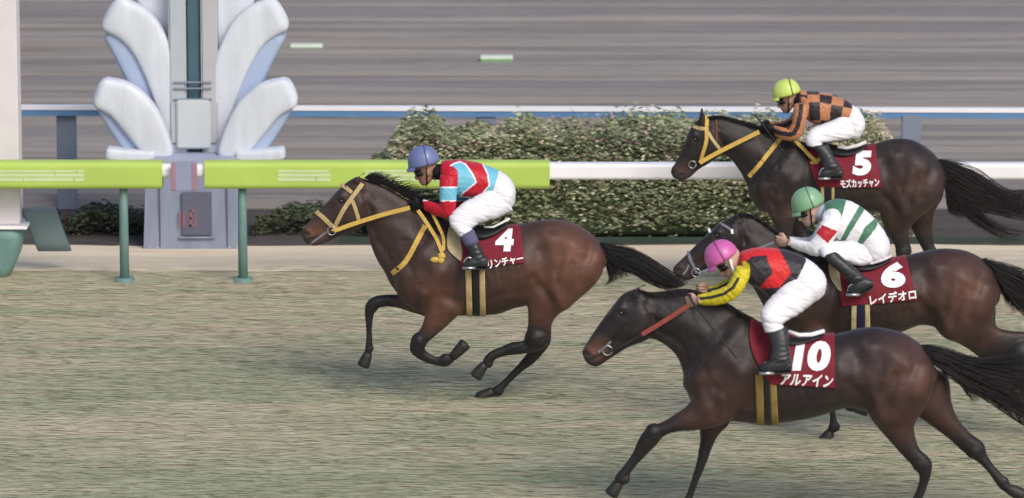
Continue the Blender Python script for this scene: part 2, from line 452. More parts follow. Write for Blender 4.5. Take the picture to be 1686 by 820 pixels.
# grass: short winter turf combed along the running direction
def grass():
    y0, y1 = G(840) - 3.5, Y_SAND0 + .25; N = 100000
    u = rng.random(N); y = y0 + (y1 - y0) * u; half = 1.6 * 843 / FPX * y + .6; x = (rng.random(N) * 2 - 1) * half
    def vnoise(x, y, sx, sy, seed):
        r2 = np.random.default_rng(seed); G_ = r2.random((256, 256)); gx, gy = x * sx + 1000, y * sy + 1000
        i, j = np.floor(gx).astype(int), np.floor(gy).astype(int); fx, fy = gx - i, gy - j; fx = fx * fx * (3 - 2 * fx); fy = fy * fy * (3 - 2 * fy)
        g = lambda a, b: G_[a % 256, b % 256]
        return (g(i, j) * (1 - fx) + g(i + 1, j) * fx) * (1 - fy) + (g(i, j + 1) * (1 - fx) + g(i + 1, j + 1) * fx) * fy
    n1 = vnoise(x, y, .42, 2.2, 1); n2 = vnoise(x, y, .9, 6.5, 2); n3 = vnoise(x, y, 1.8, 16, 3); nn = .42 * n1 + .33 * n2 + .25 * n3
    wear = np.exp(-((y - G(520)) / 1.5) ** 2)            # the strip most horses have run on
    edge = np.clip((y - (Y_SAND0 - .55)) / .75, 0, 1)
    keep = rng.random(N) < np.clip(1.0 - .2 * wear * (nn > .45) - .2 * (nn > .60), .3, 1) * (1 - .85 * edge)
    x, y, nn, n2 = x[keep], y[keep], nn[keep], n2[keep]; wear = wear[keep]; n = len(x)
    ang = rng.normal(0, .10, n) + np.where(rng.random(n) < .5, 0, math.pi); L = .10 + .20 * rng.random(n); hgt = .0012 + .0026 * rng.random(n) ** 1.6; wd = .0032 + .004 * rng.random(n)
    dx, dy = np.cos(ang), np.sin(ang) * .9; px_, py_ = -dy, dx
    z0 = np.zeros(n)
    b0 = np.stack([x - px_ * wd, y - py_ * wd, z0], 1); b1 = np.stack([x + px_ * wd, y + py_ * wd, z0], 1)
    mx_, my_ = x + dx * L * .45, y + dy * L * .45
    m0 = np.stack([mx_ - px_ * wd * .9, my_ - py_ * wd * .9, hgt], 1); m1 = np.stack([mx_ + px_ * wd * .9, my_ + py_ * wd * .9, hgt + .002], 1)
    tp = np.stack([x + dx * L, y + dy * L, hgt * .75], 1)
    V = np.stack([b0, b1, m1, m0, tp], 1).reshape(-1, 3)
    me = bpy.data.meshes.new("grass"); me.vertices.add(len(V)); me.vertices.foreach_set("co", V.ravel())
    k = np.arange(n) * 5; quads = np.stack([k + 3, k + 2, k + 1, k], 1); tris = np.stack([k + 2, k + 3, k + 4], 1)
    loops = np.concatenate([quads.ravel(), tris.ravel()]); me.loops.add(len(loops)); me.loops.foreach_set("vertex_index", loops)
    me.polygons.add(2 * n); me.polygons.foreach_set("loop_start", np.concatenate([np.arange(n) * 4, 4 * n + np.arange(n) * 3]))
    me.update(calc_edges=True); me.validate()
    g1, g2, st, pl = [np.array(q[:3]) for q in (lin(166, 174, 140), lin(182, 184, 154), lin(202, 194, 166), lin(206, 188, 164))]
    t = np.clip((nn - .30) / .34 + rng.normal(0, .10, n) + .30 * wear, 0, 1)[:, None]
    c = np.where(t < .5, g1 + (g2 - g1) * t * 2, g2 + (st - g2) * (t - .5) * 2); w2 = np.clip(wear * 1.1 * (n2 > .5) + rng.normal(0, .12, n), 0, .8)[:, None]
    c = c * (1 - w2) + pl * w2; c *= (1 + rng.normal(0, .035, n))[:, None]; c = np.clip(c, .02, .9)
    at = me.color_attributes.new("col", 'FLOAT_COLOR', 'POINT'); d = np.ones((n, 5, 4)); d[:, :, :3] = c[:, None, :]; at.data.foreach_set("color", d.ravel())
    o = link("grass", me, mat("grass_blade", None, .8, .15, .03, 5, 0, attr=True)); tag(o, kind="stuff")
    gm = o.data.materials[0].node_tree; nz = gm.nodes.new("ShaderNodeCombineXYZ"); nz.inputs[2].default_value = 1; gm.links.new(nz.outputs[0], gm.nodes["Principled BSDF"].inputs["Normal"])
grass()

# ------------------------------------------------------------------ running rail
M_RAIL = mat("rail_white", (.86, .85, .88, 1), .4, .45, .03, 4, .0, coat=.1)
M_LIME = mat("banner_lime", lin(174, 200, 96), .5, .35, .06, 3, .15, 18)
M_PALE = mat("banner_pale_print", lin(198, 214, 158), .5, .35, .05, 6, 0)
M_TEAL = mat("post_teal", lin(104, 136, 132), .5, .35, .10, 6, .05)
M_BLUE = mat("rail_blue", lin(96, 138, 182), .45, .35, .06, 5, .0)
M_COLUMN = mat("column_white", lin(214, 208, 212), .6, .3, .04, 5, .05)
def rail_profile(x0, x1, prof, n=2):
    V = []; F = []; k = len(prof)
    for i in range(n + 1):
        for (yy, zz) in prof: V.append((x0 + (x1 - x0) * i / n, yy, zz))
    for i in range(n):
        for j in range(k): F.append((i * k + j, i * k + (j + 1) % k, (i + 1) * k + (j + 1) % k, (i + 1) * k + j))
    F.append(tuple(range(k))); F.append(tuple(n * k + j for j in range(k))[::-1]); return V, F
def rounded(yc, z0, z1, hy, r=.03, seg=5):
    out = []
    for cy, cz, a0 in ((yc + hy - r, z1 - r, 0), (yc - hy + r, z1 - r, 90), (yc - hy + r, z0 + r, 180), (yc + hy - r, z0 + r, 270)):
        for k in range(seg + 1): a = math.radians(a0 + 90 * k / seg); out.append((cy + r * math.cos(a), cz + r * math.sin(a)))
    return out
def zat(py, Y): return P(843, py, Y).z
YR = Y_RAIL - .0
zt, zb = zat(268, YR), zat(294, YR)
rail = empty("running_rail", (0, YR, 0)); tag(rail, "long white plastic running rail beside the turf, with green posts", "rail")
V, F = rail_profile(P(900, 280, YR).x, 22, rounded(YR, zb, zt, .085, .032)); obj("rail_bar", V, F, M_RAIL, rail, False)
V, F = rail_profile(-22, P(900, 280, YR).x - .003, rounded(YR, zb + .01, zt - .01, .07, .05)); obj("rail_bar", V, F, M_RAIL, rail, False)
for px_ in (-560, -180, 205, 400, 690, 1010 + 290, 1760, 2150):
    p = P(px_, 463, YR); m = MB(); m.tube([(p.x, YR + .02, -.02), (p.x, YR + .02, .5), (p.x, YR + .02, zb + .02)], [.045, .042, .038], 10); m.box(p.x - .09, p.x + .09, YR - .09, YR + .13, -.02, .03, .02, .02)
    m.obj("post", M_TEAL, rail)
# lime banner sleeve over the rail, with a gap at the finish marker
zt2, zb2 = zat(264.5, YR), zat(309, YR)
ban = empty("rail_banner", (0, YR, 0)); tag(ban, "lime green padded banner sleeve wrapped over the running rail near the finish", "banner")
xg0, xg1 = P(268, 290, YR).x, P(338, 290, YR).x; xe = P(905, 290, YR).x
for xa, xb in ((-22, xg0), (xg1, xe)):
    V, F = rail_profile(xa, xb, rounded(YR, zb2, zt2, .11, .05)); obj("sleeve", V, F, M_LIME, ban, False)
def pale(px0, px1):                          # worn pale print panel: rows of light patches, unreadable in the photograph
    m = MB(); yy = YR - .114; x = P(px0, 290, YR).x; xE = P(px1, 290, YR).x
    for (r0, r1) in ((276.5, 281), (282, 288), (289, 295.5)):
        z1, z0 = zat(r0, YR), zat(r1, YR); x_ = x + random.random() * .03
        while x_ < xE - .05:
            L = .16 + .4 * random.random(); m.add([(x_, yy, z0), (min(x_ + L, xE), yy, z0), (min(x_ + L, xE), yy, z1), (x_, yy, z1)], [(0, 1, 2, 3)]); x_ += L + .006 + .012 * random.random()
    m.obj("pale_print", M_PALE, ban, False)
pale(-6, 140); pale(455, 545); pale(600, 735)
# finish marker plate hung in the gap of the banner
mk = empty("finish_marker", ((xg0 + xg1) / 2, YR, 0)); tag(mk, "blue grey marker plate with two reddish edge stripes in the lime banner's gap", "marker")
a, b = P(283, 262, YR).x, P(326, 262, YR).x; z0, z1 = zat(310, YR), zat(262, YR)
MB().box(a, b, YR - .16, YR - .12, z0, z1, bev=.006).obj("plate", mat("marker_grey", lin(142, 148, 172), .5, .3, .06, 8, 0), mk, False)
for q0, q1 in ((a + .004, a + .045), (b - .045, b - .004)): MB().box(q0, q1, YR - .166, YR - .1585, z0 + .01, z1 - .01).obj("red_stripe", mat("marker_red", lin(158, 122, 138), .5, .3, .06, 8, 0), mk, False)

# ------------------------------------------------------------------ blue rail along the dirt course
b0, b1 = P(0, 174, Y_BLUE), P(1686, 179, Y_BLUE + .12)
br = empty("dirt_rail", (0, Y_BLUE, 0)); tag(br, "blue guard rail with white top edge between the hedge and the dirt course", "rail")
def barseg(name, m, zo0, zo1, yo0, yo1):
    d = (b1 - b0) / (b1.x - b0.x); V = []
    for xx in (-24, 24):
        q = b0 + d * (xx - b0.x)
        V += [(xx, q.y + yo0, q.z + zo0), (xx, q.y + yo1, q.z + zo0), (xx, q.y + yo1, q.z + zo1), (xx, q.y + yo0, q.z + zo1)]
    return obj(name, V, [(0, 1, 5, 4), (1, 2, 6, 5), (2, 3, 7, 6), (3, 0, 4, 7), (0, 3, 2, 1), (4, 5, 6, 7)], m, br, False)
barseg("white_cap", M_RAIL, -.034, .006, -.055, .055); barseg("blue_beam", M_BLUE, -.095, -.0365, -.045, .045)
for px_ in (-620, 110, 800, 1500, 2200):
    p = P(px_, 300, Y_BLUE); MB().box(p.x - .10, p.x + .10, Y_BLUE - .03 + .06, Y_BLUE + .03 + .06, 0, b0.z - .098 - .012, 0, 0, .008).obj("post", mat("post_blue", lin(126, 136, 152), .5, .35, .06, 5, 0), br, False)

# ------------------------------------------------------------------ finish post: flared white arms round a shaft on a grey pedestal
YF = G(412) + .45
M_ARM = mat("arm_white", lin(204, 210, 220), .55, .3, .10, 3, .06, 12, stretch=(3, 3, .6))
M_PED = mat("pedestal_grey", lin(136, 144, 166), .6, .3, .16, 3, .08, 14, stretch=(2.5, 2.5, .5))
fp = empty("finish_post", (P(320, 412, YF).x, YF, 0)); tag(fp, "tall white finish post with flared petal arms on a blue grey pedestal", "finish post")
sF = FPX / YF
def X(px_): return P(px_, 300, YF).x
def Z(py_): return zat(py_, YF)
m = MB(); m.box(X(240), X(402), YF - .38, YF + .38, 0, Z(262), .03, .03, 0); m.obj("pedestal", M_PED, fp, False)
for xs_ in (266, 376): MB().box(X(xs_), X(xs_ + 2), YF - .384, YF - .374, .02, Z(264)).obj("seam", mat("seam_dark", lin(88, 94, 112), .6, .2, .05, 5, 0), fp, False)
for xs_ in (250, 262, 381, 393):
    for zs_ in (276, 396): MB().ball((X(xs_), YF - .375, Z(zs_)), .012, .008, .012, 8, 6).obj("bolt", M_STEEL, fp)
m = MB(); m.box(X(228), X(412), YF - .44, YF + .44, Z(262) + .002, Z(247), 0, 0, .015); m.obj("top_slab", mat("slab", lin(158, 166, 190), .5, .35, .05, 4, .03), fp, False)
MB().box(X(303), X(352), YF - .405, YF - .36, Z(376), Z(306), 0, 0, .006).obj("dark_panel", mat("dark_panel", lin(98, 100, 118), .5, .3, .08, 6, 0), fp, False)
MB().box(X(298), X(357), YF - .41, YF - .358, Z(381), Z(377.5), 0, 0, .004).obj("panel_ledge", M_PED, fp, False)
m = MB()
for x0_, x1_, y0_, y1_ in ((299, 302, 334, 362), (316, 319.5, 335, 361), (316, 325, 334, 337), (316, 325, 346, 349), (316, 325, 358, 361), (325, 328, 337, 346), (325, 328, 349, 358), (305, 308, 340, 362)):
    m.box(X(x0_), X(x1_), YF - .411, YF - .4072, Z(y1_), Z(y0_))
m.obj("red_mark", mat("panel_red", lin(150, 104, 112), .5, .3, .05, 10, 0), fp, False)
MB().box(X(312), X(333), YF - .10, YF + .10, Z(246), Z(-190), .0, 0, .01).obj("teal_core", mat("core_teal", lin(70, 100, 116), .5, .35, .08, 4, 0), fp, False)
MB().box(X(282), X(310.5), YF - .16, YF + .16, Z(234), Z(-200), -.0, 0, .02).obj("shaft_fin", mat("fin_grey", lin(176, 184, 192), .5, .35, .04, 4, 0), fp, False)
MB().box(X(334.5), X(362), YF - .16, YF + .16, Z(234), Z(-200), -.0, 0, .02).obj("shaft_fin", mat("fin_warm", lin(178, 178, 184), .5, .35, .04, 4, 0), fp, False)
MB().box(X(294), X(350), YF - .20, YF - .165, Z(240), Z(160), 0, 0, .015).obj("front_plate", mat("plate_light", lin(190, 196, 202), .5, .35, .04, 4, 0), fp, False)
for yy_ in (130, 140, 158): MB().box(X(290), X(352), YF - .185, YF - .162, Z(yy_ + 2), Z(yy_)).obj("band", M_PED, fp, False)
def arm(pts, w0, dy):
    """one petal: a broad channel that flares to a rounded white tip; white front lip, blue grey flank"""
    rows = []
    for i, (x_, y_, hw_) in enumerate(pts):
        x2, y2 = pts[min(i + 1, len(pts) - 1)][:2]; x1_, y1_ = pts[max(i - 1, 0)][:2]; dx, dyy = x2 - x1_, y2 - y1_; L = math.hypot(dx, dyy); nx, ny = -dyy / L, dx / L
        rows.append((x_ + nx * hw_, y_ + ny * hw_, x_ - nx * hw_, y_ - ny * hw_, w0 * (.7 + .3 * i / (len(pts) - 1)), dy))
    V, F = loft(rows, YF, 22, 4, cap=.5, sq=5.5); return obj("arm", V, F, M_ARM, fp)
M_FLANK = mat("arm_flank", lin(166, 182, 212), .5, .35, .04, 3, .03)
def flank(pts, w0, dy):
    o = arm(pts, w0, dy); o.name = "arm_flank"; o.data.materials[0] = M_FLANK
for sg in (-1, 1):
    f = lambda x_: 322 + sg * (x_ - 322)
    arm([(f(350), 252, 17), (f(364), 165, 25), (f(386), 95, 30), (f(416), 46, 33), (f(458), 22, 31)], .13, -.04)
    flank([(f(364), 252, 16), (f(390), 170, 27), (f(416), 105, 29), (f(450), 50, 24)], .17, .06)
    arm([(f(376), 258, 20), (f(393), 228, 28), (f(416), 192, 33), (f(444), 164, 31), (f(476), 152, 26)], .14, -.26)
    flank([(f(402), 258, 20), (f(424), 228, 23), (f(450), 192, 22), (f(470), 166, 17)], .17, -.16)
    arm([(f(392), 258, 10), (f(430), 256, 11), (f(466), 251, 9)], .14, -.34)
    arm([(f(345), 250, 22), (f(360), 120, 36), (f(378), -20, 44), (f(392), -130, 46)], .12, .18)

# ------------------------------------------------------------------ white column with teal foot at the frame's edge
wc = empty("white_column", (P(8, 370, YR + .35).x, YR + .35, 0)); tag(wc, "pale grey square column on a teal base with a slanted teal brace", "column")
yc = YR + .4; z3 = zat(371, yc)
MB().box(P(-34, 0, yc).x, P(29, 0, yc).x, yc - .16, yc + .16, z3 + .03, 3.4, 0, 0, .012).obj("shaft", M_COLUMN, wc, False)
MB().box(P(-60, 0, yc).x, P(42, 0, yc).x, yc - .24, yc + .24, z3, z3 + .028, 0, 0, .006).obj("base_plate", M_RAIL, wc, False)
V, F = loft([(-70, 374, 40, 374, .22, 0), (-64, 410, 36, 410, .22), (-50, 452, 16, 455, .2)], yc, 16, 2, sq=5, cap=.05); obj("base", V, F, M_TEAL, wc)
V, F = loft([(36, 343, 92, 343, .06, .1), (46, 375, 104, 375, .06), (62, 412, 118, 412, .06)], yc, 12, 2, sq=6, cap=.05); obj("brace", V, F, mat("brace_teal", lin(104, 122, 126), .6, .3, .06, 4, 0), wc)

# ------------------------------------------------------------------ flowering hedge and low dark shrubs
def leaves(n, box, zmax, pal, size, seed, clumps=60, flat=.0):
    r = np.random.default_rng(seed); x0, x1, y0, y1 = box
    cx = x0 + (x1 - x0) * r.random(clumps); cy = y0 + (y1 - y0) * r.random(clumps); cz = .12 + (zmax - .18) * r.random(clumps) ** .8; cc = r.integers(0, len(pal), clumps)
    k = r.integers(0, clumps, n); sp = r.normal(0, 1, (n, 3)) * np.array([.30, .16, .075])
    p = np.stack([cx[k], cy[k], cz[k]], 1) + sp; top = zmax * (1 + .10 * np.sin(p[:, 0] * 2.1 + seed) + .07 * np.sin(p[:, 0] * 5.3 + 1) + .05 * np.sin(p[:, 0] * 13.1)) - .06 - .5 * zmax * np.clip(1 - np.minimum(p[:, 0] - x0, x1 - p[:, 0]) / .35, 0, 1) ** 2
    p[:, 2] = np.clip(p[:, 2], .02, top + r.normal(0, .03, n)); p[:, 0] = np.clip(p[:, 0], x0 - .12, x1 + .12); p[:, 1] = np.clip(p[:, 1], y0 - .05, y1 + .05)
    a = r.normal(0, .9, n) + 3.14 * (r.random(n) < .5); tl = r.normal(.5, .5, n); s = size * (.6 + .8 * r.random(n))
    d1 = np.stack([np.cos(a), np.sin(a) * .7, .25 * np.sin(a * 3)], 1); d2 = np.stack([-np.sin(a) * np.cos(tl), np.cos(a) * np.cos(tl), np.sin(tl)], 1)
    V = np.stack([p - d1 * s[:, None], p + d2 * s[:, None] * .42, p + d1 * s[:, None], p - d2 * s[:, None] * .42], 1).reshape(-1, 3)
    c = np.array(pal)[cc[k]] * (1 + r.normal(0, .10, n))[:, None]
    return V, np.clip(c, .01, .9)
def leaf_obj(name, V, c, parent):
    n = len(V) // 4; me = bpy.data.meshes.new(name); me.vertices.add(len(V)); me.vertices.foreach_set("co", V.ravel()); me.loops.add(4 * n); me.loops.foreach_set("vertex_index", np.arange(4 * n))
    me.polygons.add(n); me.polygons.foreach_set("loop_start", np.arange(n) * 4); me.update(calc_edges=True)
    at = me.color_attributes.new("col", 'FLOAT_COLOR', 'POINT'); d = np.ones((n, 4, 4)); d[:, :, :3] = c[:, None, :]; at.data.foreach_set("color", d.ravel())
    o = link(name, me, mat("leaf", None, .6, .3, .1, 6, 0, attr=True), parent); o["kind"] = "stuff"; return o
gp = [np.array(lin(*q)[:3]) for q in ((122, 134, 100), (138, 148, 112), (154, 160, 126), (170, 170, 140), (136, 144, 116), (110, 122, 96))]
fpal = [np.array(lin(*q)[:3]) for q in ((190, 160, 154), (174, 146, 140), (192, 182, 158), (184, 184, 152), (158, 138, 130))]
yh0, yh1 = Y_BED + .22, Y_BED + 1.05
hx0, hx1 = P(632, 300, yh0).x, P(1486, 300, yh0).x; zh = zat(201, yh0)
hd = empty("flowering_hedge", ((hx0 + hx1) / 2, yh0, 0)); tag(hd, "clipped green hedge with dusty pink and cream flowers between the two rails", "hedge")
V, F = rail_profile(hx0 + .3, hx1 - .3, rounded((yh0 + yh1) / 2, .02, zh - .26, (yh1 - yh0) / 2 - .12, .1)); obj("inner_growth", V, F, mat("hedge_inner", lin(84, 98, 72), .9, .1, .3, 12, .6, 20), hd)
V, c = leaves(120000, (hx0, hx1, yh0, yh1), zh, gp, .030, 11, 300); leaf_obj("foliage", V, c, hd)
V, c = leaves(20000, (hx0, hx1, yh0 - .03, yh1), zh + .02, fpal, .022, 12, 90); leaf_obj("blossom", V, c, hd)
kb = MB(); kb.box(P(560, 400, Y_BED + .1).x, 24, Y_BED + .1, Y_BED + .14, 0, zat(391, Y_BED + .1), 0, 0); tag(kb.obj("edging_board", mat("edge_green", lin(58, 72, 64), .7, .2, .1, 6, 0), None, False), "low dark green edging board along the foot of the hedge", "edging board")
def low_shrub(px0, px1, row, hpx, seed, lab):
    yy = Y_BED + .75; x0_, x1_ = P(px0, 390, yy).x, P(px1, 390, yy).x; zz = hpx / (FPX / yy)
    r_ = empty("low_shrub", ((x0_ + x1_) / 2, yy, 0)); tag(r_, lab, "shrub", "low dark shrubs behind the rail")
    V, c = leaves(5200, (x0_ + .1, x1_ - .1, yy - .2, yy + .25), zz, [q * .35 for q in gp[:2]] + [gp[0] * .4, np.array((.02, .018, .018))], .026, seed, 40); leaf_obj("foliage", V, c, r_)
    for k in range(6):
        a = x0_ + (x1_ - x0_) * (k + .5) / 6; MB().tube([(a, yy, 0), (a + random.gauss(0, .03), yy, zz * .7)], [.012, .005], 5).obj("stem", M_BROWN, r_)
low_shrub(96, 236, 400, 52, 21, "low dark shrub between the white column and the finish post")
low_shrub(425, 640, 400, 50, 22, "low dark shrub to the hedge side of the finish post")
# two small markers standing on the dirt course
for (mx_, my_, lab) in ((505, 76, "small white and green marker block on the dirt nearer the finish post"), (818, 95, "small white and green marker block on the dirt above the flowering hedge")):
    yy = G(my_ + 5); p = P(mx_, my_ + 5, yy); sc = FPX / yy; r_ = empty("marker_block", (p.x, yy, 0)); tag(r_, lab, "marker block", "marker blocks on the dirt course")
    hw = 27 / sc; hz = 9 / sc
    MB().box(p.x - hw, p.x + hw, yy - .06, yy + .06, -.03, hz * .4, 0, 0, .004).obj("foot", mat("marker_green", lin(120, 160, 110), .6, .3, .05, 8, 0), r_, False)
    MB().box(p.x - hw, p.x + hw, yy - .058, yy + .058, hz * .4 + .002, hz, .006, .006).obj("block", mat("marker_white", lin(205, 216, 204), .6, .3, .04, 8, 0), r_, False)

# ================================================================== HORSES
def build_horse(S):
    Y = S['Y']; tr = S['trunk']
    base = P(sum(S['basex']) / 2, 400, Y); base = Vector((base.x, Y, 0))
    root = empty("racehorse", base)
    tag(root, S['label'], "horse", "racehorses galloping in the race")
    V = []; F = []; tags = []
    def put(r, n=28, label=0, **k):
        v, f = loft(r, Y, n, label=label, tags=tags, **k); o = len(V); V.extend(v); F.extend(tuple(i + o for i in q) for q in f)
    put(tr, 36, 1, egg=.18, sq=2.15, cap=.4)
    put(S['neck'], 28, 2, egg=.42, cap=.2)
    put(S['head'], 26, 3, sq=2.35, cap=.5, egg=.12)
    for e in S['ears']:
        for sg in (-1, 1): put([(q[0], q[1], q[2], q[3], q[4], sg * e[1]) for q in e[0]], 12, 4, cap=.3)
    for i, lg in enumerate(S['legs']):
        q = fill(lg['rows'])
        if i >= 2:
            a = q[0]; sg = 1 if a[5] > 0 else -1
            q = [(a[0] + 22, a[1] - 22, a[2] - 24, a[3] - 24, .05, sg * .09, 0)] + [(a[0], a[1], a[2], a[3], a[4] * .86, sg * .118, 0)] + q[1:]
        if i < 2:
            a = q[0]; sg = 1 if a[5] > 0 else -1
            q = [(a[0] + 10, a[1] - 34, a[2] - 12, a[3] - 34, .05, sg * .085, 0), (a[0], a[1], a[2], a[3], a[4] * .82, sg * .11, 0)] + q[1:]
        n_ = len(q); q2 = []
        for j, r in enumerate(q):
            full = r[6] >= .99; back = n_ - 1 - j
            f = 1.0
            if full and back == 1: f = 1.16
            elif full and back in (2, 3): f = .90
            elif full and back == 0: f = .98
            elif r[6] > .6 and back >= 4: f = 1.08
            cx, cy = (r[0] + r[2]) / 2, (r[1] + r[3]) / 2
            q2.append((cx + (r[0] - cx) * f, cy + (r[1] - cy) * f, cx + (r[2] - cx) * f, cy + (r[3] - cy) * f, r[4] * (1.05 if f > 1 else f), r[5], r[6]))
        put(q2, 24, 10 + i, cap=.3, sq=2.1)
        j0 = next(j for j, r in enumerate(q2) if r[6] >= .79)
        for j, sc_, sh in ((j0, .98, .10), (n_ - 2, .92, -.38)):
            r = q2[j]; ca = P((r[0] + r[2]) / 2 + (r[0] - r[2]) * .5 * sh, (r[1] + r[3]) / 2 + (r[1] - r[3]) * .5 * sh, Y + r[5]); rad = math.hypot(r[0] - r[2], r[1] - r[3]) / 2 * Y / FPX * sc_
            bb = MB().ball(ca, rad, max(rad * .85, r[4] * 1.04), rad, 16, 10); o = len(V); V.extend(bb.V); F.extend(tuple(i2 + o for i2 in f_) for f_ in bb.F)
            tags.extend((Vector(v_), 10 + i, .5, 1.0) for v_ in bb.V[::3])
        S.setdefault('_can', []).append((q2[j0], q2[n_ - 2]))
    me = remesh(V, F, .0095, 7)
    lab, tt, bk = nearest(me, tags)
    co = coords(me); wt_ = diffuse(me, ((lab == 1) | (lab == 2) | ((lab >= 10) & (bk < .04))).astype(float), 6)[:, None]
    for _ in range(16):
        co = co + wt_ * .8 * (np.stack([diffuse(me, co[:, a_], 1) for a_ in range(3)], 1) - co)
    set_coords(me, co); no = normals(me); px, py = to_px(co)
    T = np.array([r[:4] for r in tr], float)
    mx = T[:, [0, 2]].mean(1); x0, x1 = mx[0], mx[-1]
    top = np.interp(px, mx, T[:, 1]); bot = np.interp(px, mx, T[:, 3])
    def uv(u, v):
        x = x0 + (x1 - x0) * u; return (x, np.interp(x, mx, T[:, 1]) * (1 - v) + np.interp(x, mx, T[:, 3]) * v)
    W = x1 - x0; trunkish = (lab == 1) | (lab >= 10); disp = np.zeros(len(co))
    side = np.clip(np.abs(no[:, 1]) * 1.6, 0, 1)
    def line(u0, v0, u1, v1, s, amp, m=trunkish):
        nonlocal disp
        d = segd(px, py, uv(u0, v0), uv(u1, v1)); disp += np.where(m, amp * np.exp(-(d / (s * W)) ** 2) * side, 0)
    for a in [(.22, .12, .06, .62, .035, .012), (.15, .18, .02, .5, .02, -.006), (.31, .12, .27, .8, .03, -.013), (.22, .55, .16, .78, .05, .020), (.10, .62, .13, .8, .022, .010),
              (.03, .55, .08, .95, .03, .012), (.36, .35, .62, .42, .07, .006), (.69, .38, .73, .75, .045, -.022), (.71, .16, .73, .24, .03, .012),
              (.72, .75, .78, 1.0, .04, .014), (.93, .25, .88, .85, .022, -.009), (.84, .3, .80, .7, .05, .012), (.965, .35, .93, .8, .03, .008), (.80, .15, .9, .3, .05, .006),
              (.79, .45, .77, .75, .018, -.006), (.66, .70, .74, .95, .022, -.014), (.72, .55, .80, 1.05, .028, .010), (.90, .62, .83, 1.05, .03, .010), (.845, .55, .80, 1.0, .016, -.008), (.76, .22, .90, .42, .02, .005), (.10, .25, .2, .5, .03, .006), (.055, .35, .12, .72, .014, -.006), (.24, .60, .20, .95, .016, -.007), (.12, .70, .12, 1.0, .014, -.006), (.34, .85, .66, .80, .02, -.005)]: line(*a)
    for k in range(7): line(.40 + k * .035, .38, .43 + k * .035, .78, .008, .0022)
    # neck: jugular groove and crest
    N = S['neck']; nk = lab == 2
    for f, s, amp in ((.78, 7, -.010), (.45, 16, .008), (.12, 8, .004)):
        for i in range(1, len(N) - 2):
            a = (N[i][0] + (N[i][2] - N[i][0]) * f, N[i][1] + (N[i][3] - N[i][1]) * f); b = (N[i + 1][0] + (N[i + 1][2] - N[i + 1][0]) * f, N[i + 1][1] + (N[i + 1][3] - N[i + 1][1]) * f)
            d = segd(px, py, a, b); disp += np.where(nk, amp * np.exp(-(d / s) ** 2) * side * .55, 0)
    # head relief
    Hd = np.array([r[:4] for r in S['head']], float)
    def hp(u, v):
        f = u * (len(Hd) - 1); i = min(int(f), len(Hd) - 2); q = Hd[i] + (Hd[i + 1] - Hd[i]) * (f - i); return (q[0] + (q[2] - q[0]) * v, q[1] + (q[3] - q[1]) * v)
    hd = (lab == 3) | (lab == 2)
    def hl(u0, v0, u1, v1, s, amp):
        nonlocal disp
        d = segd(px, py, hp(u0, v0), hp(u1, v1)); disp += np.where(hd, amp * np.exp(-(d / s) ** 2) * side, 0)
    k = FPX / Y / 200
    hl(.70, .78, .86, .62, 15 * k, .010); hl(.40, .48, .66, .40, 4 * k, .006); hl(.63, .16, .74, .16, 5 * k, .012); hl(.69, .24, .69, .25, 3.2 * k, -.010)
    hl(.25, .45, .5, .70, 7 * k, -.007); hl(.06, .30, .12, .38, 3.2 * k, -.016); hl(.03, .18, .12, .22, 4 * k, .006); hl(.10, .72, .32, .66, 2.2 * k, -.008); hl(.82, .18, .86, .25, 6 * k, -.006)
    hl(.55, .95, .88, .92, 4 * k, .004); hl(.99, .45, .93, 1.0, 5 * k, -.013); hl(.45, .80, .62, .90, 3 * k, .006); hl(.30, .30, .60, .26, 3 * k, .003); hl(.02, .55, .06, .80, 2.5 * k, .006)
    nz = np.array([(mn.noise((a * 7, b * 7, c_ * 7)) * .0030 + (1 - 2 * abs(mn.noise((a * 13 + 5, b * 13, c_ * 9)))) * .0014 + mn.noise((a * 26, b * 26, c_ * 26 + 9)) * .0007) for a, b, c_ in co])
    mott = np.array([mn.noise((a * 11 + 3, b * 11, c_ * 11)) + .6 * mn.noise((a * 34, b * 34 + 7, c_ * 34)) for a, b, c_ in co])
    for ra_, rb_ in S['_can']:
        for f_, am_ in ((-.30, -.0035), (.35, .002)):
            q_ = [((r[0] + r[2]) / 2 + (r[0] - r[2]) * .5 * f_, (r[1] + r[3]) / 2 + (r[1] - r[3]) * .5 * f_) for r in (ra_, rb_)]
            disp += np.where((lab >= 10) & (bk > .5), am_ * np.exp(-(segd(px, py, *q_) / (2.2 * k)) ** 2) * side, 0)
    disp = diffuse(me, disp * S.get('relief', 1.75), 4) + nz * np.where(trunkish | (lab == 2), 1, .35); bk = diffuse(me, bk, 10)
    co = co + no * disp[:, None]; set_coords(me, co)
    # coat colours: dark bay, browner quarters and flanks, black points, brown muzzle
    u = (px - x0) / W; v = (py - top) / np.maximum(bot - top, 1)
    red = np.zeros(len(co))
    for (cu, cv, ru, rv, a) in S['red']: red = np.maximum(red, a * np.exp(-((u - cu) / ru) ** 2 - ((v - cv) / rv) ** 2) * trunkish)
    red = np.maximum(red, np.where(lab >= 10, .55 * np.clip(1 - bk * 1.6, 0, 1) * S.get('legred', 1), 0))
    red = diffuse(me, red, 14)
    c = S['dark'] * (1 - red[:, None]) + S['bay'] * red[:, None]
    hx = np.clip(1 - segd(px, py, hp(.14, .3), hp(.32, .55)) / (22 * k), 0, 1) * (lab == 3)
    c = c * (1 - .75 * hx[:, None]) + np.array(S['muzz']) * (.75 * hx[:, None])
    tip = np.clip(1 - segd(px, py, hp(0, .1), hp(.03, .9)) / (11 * k), 0, 1) ** .7 * (lab == 3)
    tip = np.maximum(tip, np.clip(1 - segd(px, py, hp(.08, .32), hp(.10, .38)) / (6 * k), 0, 1) ** .6 * (lab == 3))
